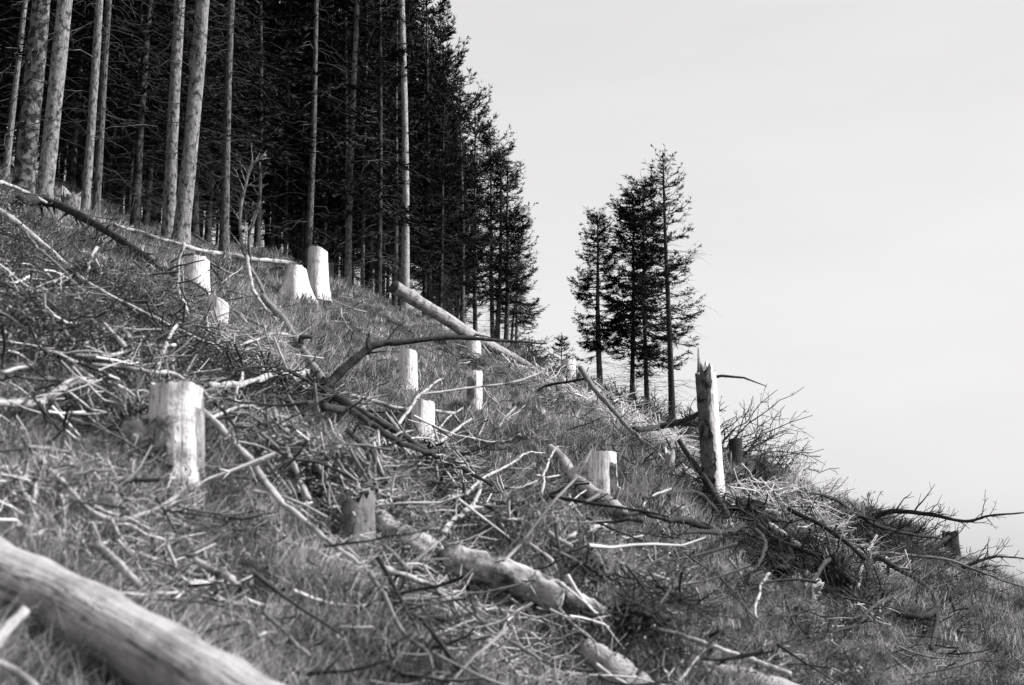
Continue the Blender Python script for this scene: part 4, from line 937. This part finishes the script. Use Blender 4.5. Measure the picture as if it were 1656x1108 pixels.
# ------------------------------------------------------------------ ground cover (uncountable): grass, leaves, twigs as instances
def source(name, builders, m):
    c = bpy.data.collections.new(name)
    for i, me in enumerate(builders):
        me.materials.append(m); o = bpy.data.objects.new('%s_tuft_%02d' % (name, i), me); c.objects.link(o)
    return c
def tuft(nb, h, w, spread, seed, lean=.5, segs=3):
    r_ = np.random.default_rng(seed); V = []; Fc = []; n = 0
    for _ in range(nb):
        a = r_.uniform(0, 6.283); rr = spread * math.sqrt(r_.random()); b = np.array([rr * math.cos(a), rr * math.sin(a), -.02])
        hh = h * r_.uniform(.4, 1.1); d = np.array([r_.normal(), r_.normal(), 0]) * lean * hh * .6 + np.array([.12, 0, 0]) * hh
        sd = np.array([math.cos(a * 3), math.sin(a * 3), 0]) * w / 2
        for i in range(segs + 1):
            s_ = i / segs; c = b + np.array([0, 0, hh * (s_ - .18 * s_ * s_ * lean)]) + d * s_ * s_
            ww = sd * (1 - .85 * s_); V += [c - ww, c + ww]
        for i in range(segs): Fc.append((n + 2 * i, n + 2 * i + 1, n + 2 * i + 3, n + 2 * i + 2))
        n += 2 * (segs + 1)
    return mesh('tuft', V, np.array(Fc), False)
def leafclump(nl, rad, h, ls, seed):
    r_ = np.random.default_rng(seed)
    c = r_.normal(size=(nl, 3)) * [rad * .5, rad * .5, 0]; c[:, 2] = h * r_.random(nl) ** .7
    d = r_.normal(size=(nl, 3)) * [1, 1, .5]; d /= np.linalg.norm(d, axis=1, keepdims=True)
    s_ = np.cross(d, r_.normal(size=(nl, 3)) * .6 + [0, 0, 1]); s_ /= np.linalg.norm(s_, axis=1, keepdims=True)
    l_ = ls * r_.uniform(.6, 1.4, nl)[:, None]
    Q = np.stack([c, c + d * l_ * .5 - s_ * l_ * .2, c + d * l_, c + d * l_ * .5 + s_ * l_ * .2], 1).reshape(-1, 3)
    return mesh('leaf', Q, np.arange(len(Q)).reshape(-1, 4), False)
def sticks(n, L_, r0, seed):
    r_ = np.random.default_rng(seed); mb = MB()
    for _ in range(n):
        a = r_.uniform(0, 6.28); l_ = L_ * r_.uniform(.3, 1); d = np.array([math.cos(a), math.sin(a), r_.normal() * .15]); tt = np.linspace(-.5, .5, 6)[:, None]
        p = np.array([r_.normal() * .15, r_.normal() * .15, r_.uniform(.02, .12)]) + d * l_ * tt + perp(d, r_) * l_ * .3 * tt * tt
        p[1:] += r_.normal(size=(5, 3)) * .008 * l_
        rr = r0 * r_.uniform(.5, 1.2); mb.tube(p, np.linspace(rr, rr * .4, 6), 4, cap=False)
        twigs_on(mb, p, np.linspace(rr, rr * .4, 6), 2, l_ * .3, int(r_.integers(1e9)), .6, 0, 0, .2, .002)
    return mesh('sticks', np.concatenate(mb.v), mb.f, True)
def scatter(name, label, pts, rotz, tilt, scl, idx_, coll, m):
    me = bpy.data.meshes.new(name); me.vertices.add(len(pts)); me.vertices.foreach_set('co', np.asarray(pts, np.float32).ravel())
    def at(nm, ty, key, d): a = me.attributes.new(nm, ty, 'POINT'); a.data.foreach_set(key, d)
    at('rot', 'FLOAT_VECTOR', 'vector', np.stack([tilt[:, 0], tilt[:, 1], rotz], 1).astype(np.float32).ravel())
    at('scl', 'FLOAT', 'value', scl.astype(np.float32)); at('pick', 'INT', 'value', idx_.astype(np.int32))
    o = bpy.data.objects.new(name, me); COL.objects.link(o); me.materials.append(m)
    ng = bpy.data.node_groups.new(name, 'GeometryNodeTree')
    ng.interface.new_socket('Geometry', in_out='INPUT', socket_type='NodeSocketGeometry')
    ng.interface.new_socket('Geometry', in_out='OUTPUT', socket_type='NodeSocketGeometry')
    N = ng.nodes; gi = N.new('NodeGroupInput'); go = N.new('NodeGroupOutput')
    ci = N.new('GeometryNodeCollectionInfo'); ci.inputs['Collection'].default_value = coll
    ci.inputs['Separate Children'].default_value = True; ci.inputs['Reset Children'].default_value = True
    ip = N.new('GeometryNodeInstanceOnPoints'); ip.inputs['Pick Instance'].default_value = True
    def na(nm, ty):
        a = N.new('GeometryNodeInputNamedAttribute'); a.data_type = ty; a.inputs['Name'].default_value = nm; return a.outputs['Attribute']
    l = ng.links.new
    l(gi.outputs[0], ip.inputs['Points']); l(ci.outputs[0], ip.inputs['Instance'])
    l(na('pick', 'INT'), ip.inputs['Instance Index']); l(na('scl', 'FLOAT'), ip.inputs['Scale'])
    er = N.new('FunctionNodeEulerToRotation'); l(na('rot', 'FLOAT_VECTOR'), er.inputs[0]); l(er.outputs[0], ip.inputs['Rotation'])
    l(ip.outputs[0], go.inputs[0])
    md = o.modifiers.new('scatter', 'NODES'); md.node_group = ng
    tag(o, label, None, kind='stuff'); return o
def field(n, seed, y0, y1, bias=1.0, umin=-.47, umax=.47, mask=None, beyond=4):
    """points over the visible fan: roughly even in the picture (denser near)"""
    r_ = np.random.default_rng(seed); out = []
    while sum(map(len, out)) < n:
        k = n * 2; u = r_.uniform(umin, umax, k); y = y0 * (y1 / y0) ** (r_.random(k) ** bias)
        x = u * y; keep = y < ds_of(u) + beyond
        if mask is not None: keep &= mask(x, y, u, r_)
        out.append(np.stack([x[keep], y[keep]], 1))
    p = np.concatenate(out)[:n]; return np.column_stack([p, hgt(p[:, 0], p[:, 1])])
def vnoise(x, y, s_, seed):
    r_ = np.random.default_rng(seed); v = 0
    for _ in range(6):
        a = r_.uniform(0, 6.28); k = s_ * r_.uniform(.6, 1.8); v = v + np.sin(k * (x * math.cos(a) + y * math.sin(a)) + r_.uniform(0, 6.28))
    return v / 2.4
def rnd(n, seed):
    r_ = np.random.default_rng(seed); return r_
def leafy(x, y, u, r_):    # where leafy low shrubs take over: left and near, patchy
    return (y < 21) & (y > 8.5) & (vnoise(x, y, 1.3, 4) + np.clip((-.12 - u) * 5, -1.5, .9) + .2 * r_.normal(size=len(x)) > .42)
def m_grass(x, y, u, r_): return (vnoise(x, y, 4.5, 9) + .3 * r_.normal(size=len(x)) > -.75) & ((~leafy(x, y, u, r_)) | (r_.random(len(x)) < .35))
def m_leaf(x, y, u, r_): return leafy(x, y, u, r_) | ((r_.random(len(x)) < .08) & (y > 5.5))

grass_near = source('near_grass', [tuft(28, .17, .006, .10, 200 + i, 1.) for i in range(6)] + [tuft(10, .27, .005, .08, 220 + i, .7) for i in range(2)], M['grass'])
grass_far = source('far_grass', [tuft(22, .17, .013, .13, 240 + i, .9) for i in range(6)] + [tuft(8, .3, .011, .1, 260 + i, .5) for i in range(2)], M['grass'])
grass_dk = source('green_grass', [tuft(26, .14, .009, .12, 280 + i, 1.) for i in range(5)], M['grass_dark'])
leafs = source('shrub', [leafclump(110, .17, .10, .026, 300 + i) for i in range(5)], M['leaf'])
stk = source('sticks', [sticks(4, .6, .008, 320 + i) for i in range(8)], M['twig'])
stkd = source('dark_sticks', [sticks(4, .6, .008, 340 + i) for i in range(5)], M['twig_dark'])
def put(name, label, P_, seed, nvar, coll, m, s0=.7, s1=1.3, tl=.2):
    r_ = np.random.default_rng(seed); n = len(P_)
    sc_ = r_.uniform(s0, s1, n) * (1 + .3 * np.clip(vnoise(P_[:, 0], P_[:, 1], 3.2, 17), -1, 1))
    scatter(name, label, P_, r_.uniform(0, 6.28, n) if tl >= .3 else r_.uniform(-.6, .6, n), r_.normal(size=(n, 2)) * tl, sc_, r_.integers(0, nvar, n), coll, m)
put('dry_grass', 'pale dry grass covering the nearer slope', field(38000, 1, 3.6, 20, .8, mask=m_grass), 1, 8, grass_near, M['grass'])
put('dry_grass', 'pale dry grass covering the upper slope to the crest', field(34000, 2, 16, 66, .75, mask=m_grass), 2, 8, grass_far, M['grass'], .75, 1.35)
put('green_grass', 'darker grass between the dry tufts', field(22000, 3, 4, 62, .8), 3, 5, grass_dk, M['grass_dark'], .6, 1.1)
put('low_shrubs', 'leafy low undergrowth among the brushwood', field(17000, 4, 6.5, 50, .9, mask=m_leaf), 4, 5, leafs, M['leaf'], .6, 1.3)
put('fallen_twigs', 'pale dead twigs littering the slope', field(1200, 5, 6, 58, .8), 5, 8, stk, M['twig'], .4, 1.4, .3)
put('fallen_twigs', 'dark dead twigs littering the slope', field(1700, 6, 6, 58, .8), 6, 5, stkd, M['twig_dark'], .4, 1.5, .3)
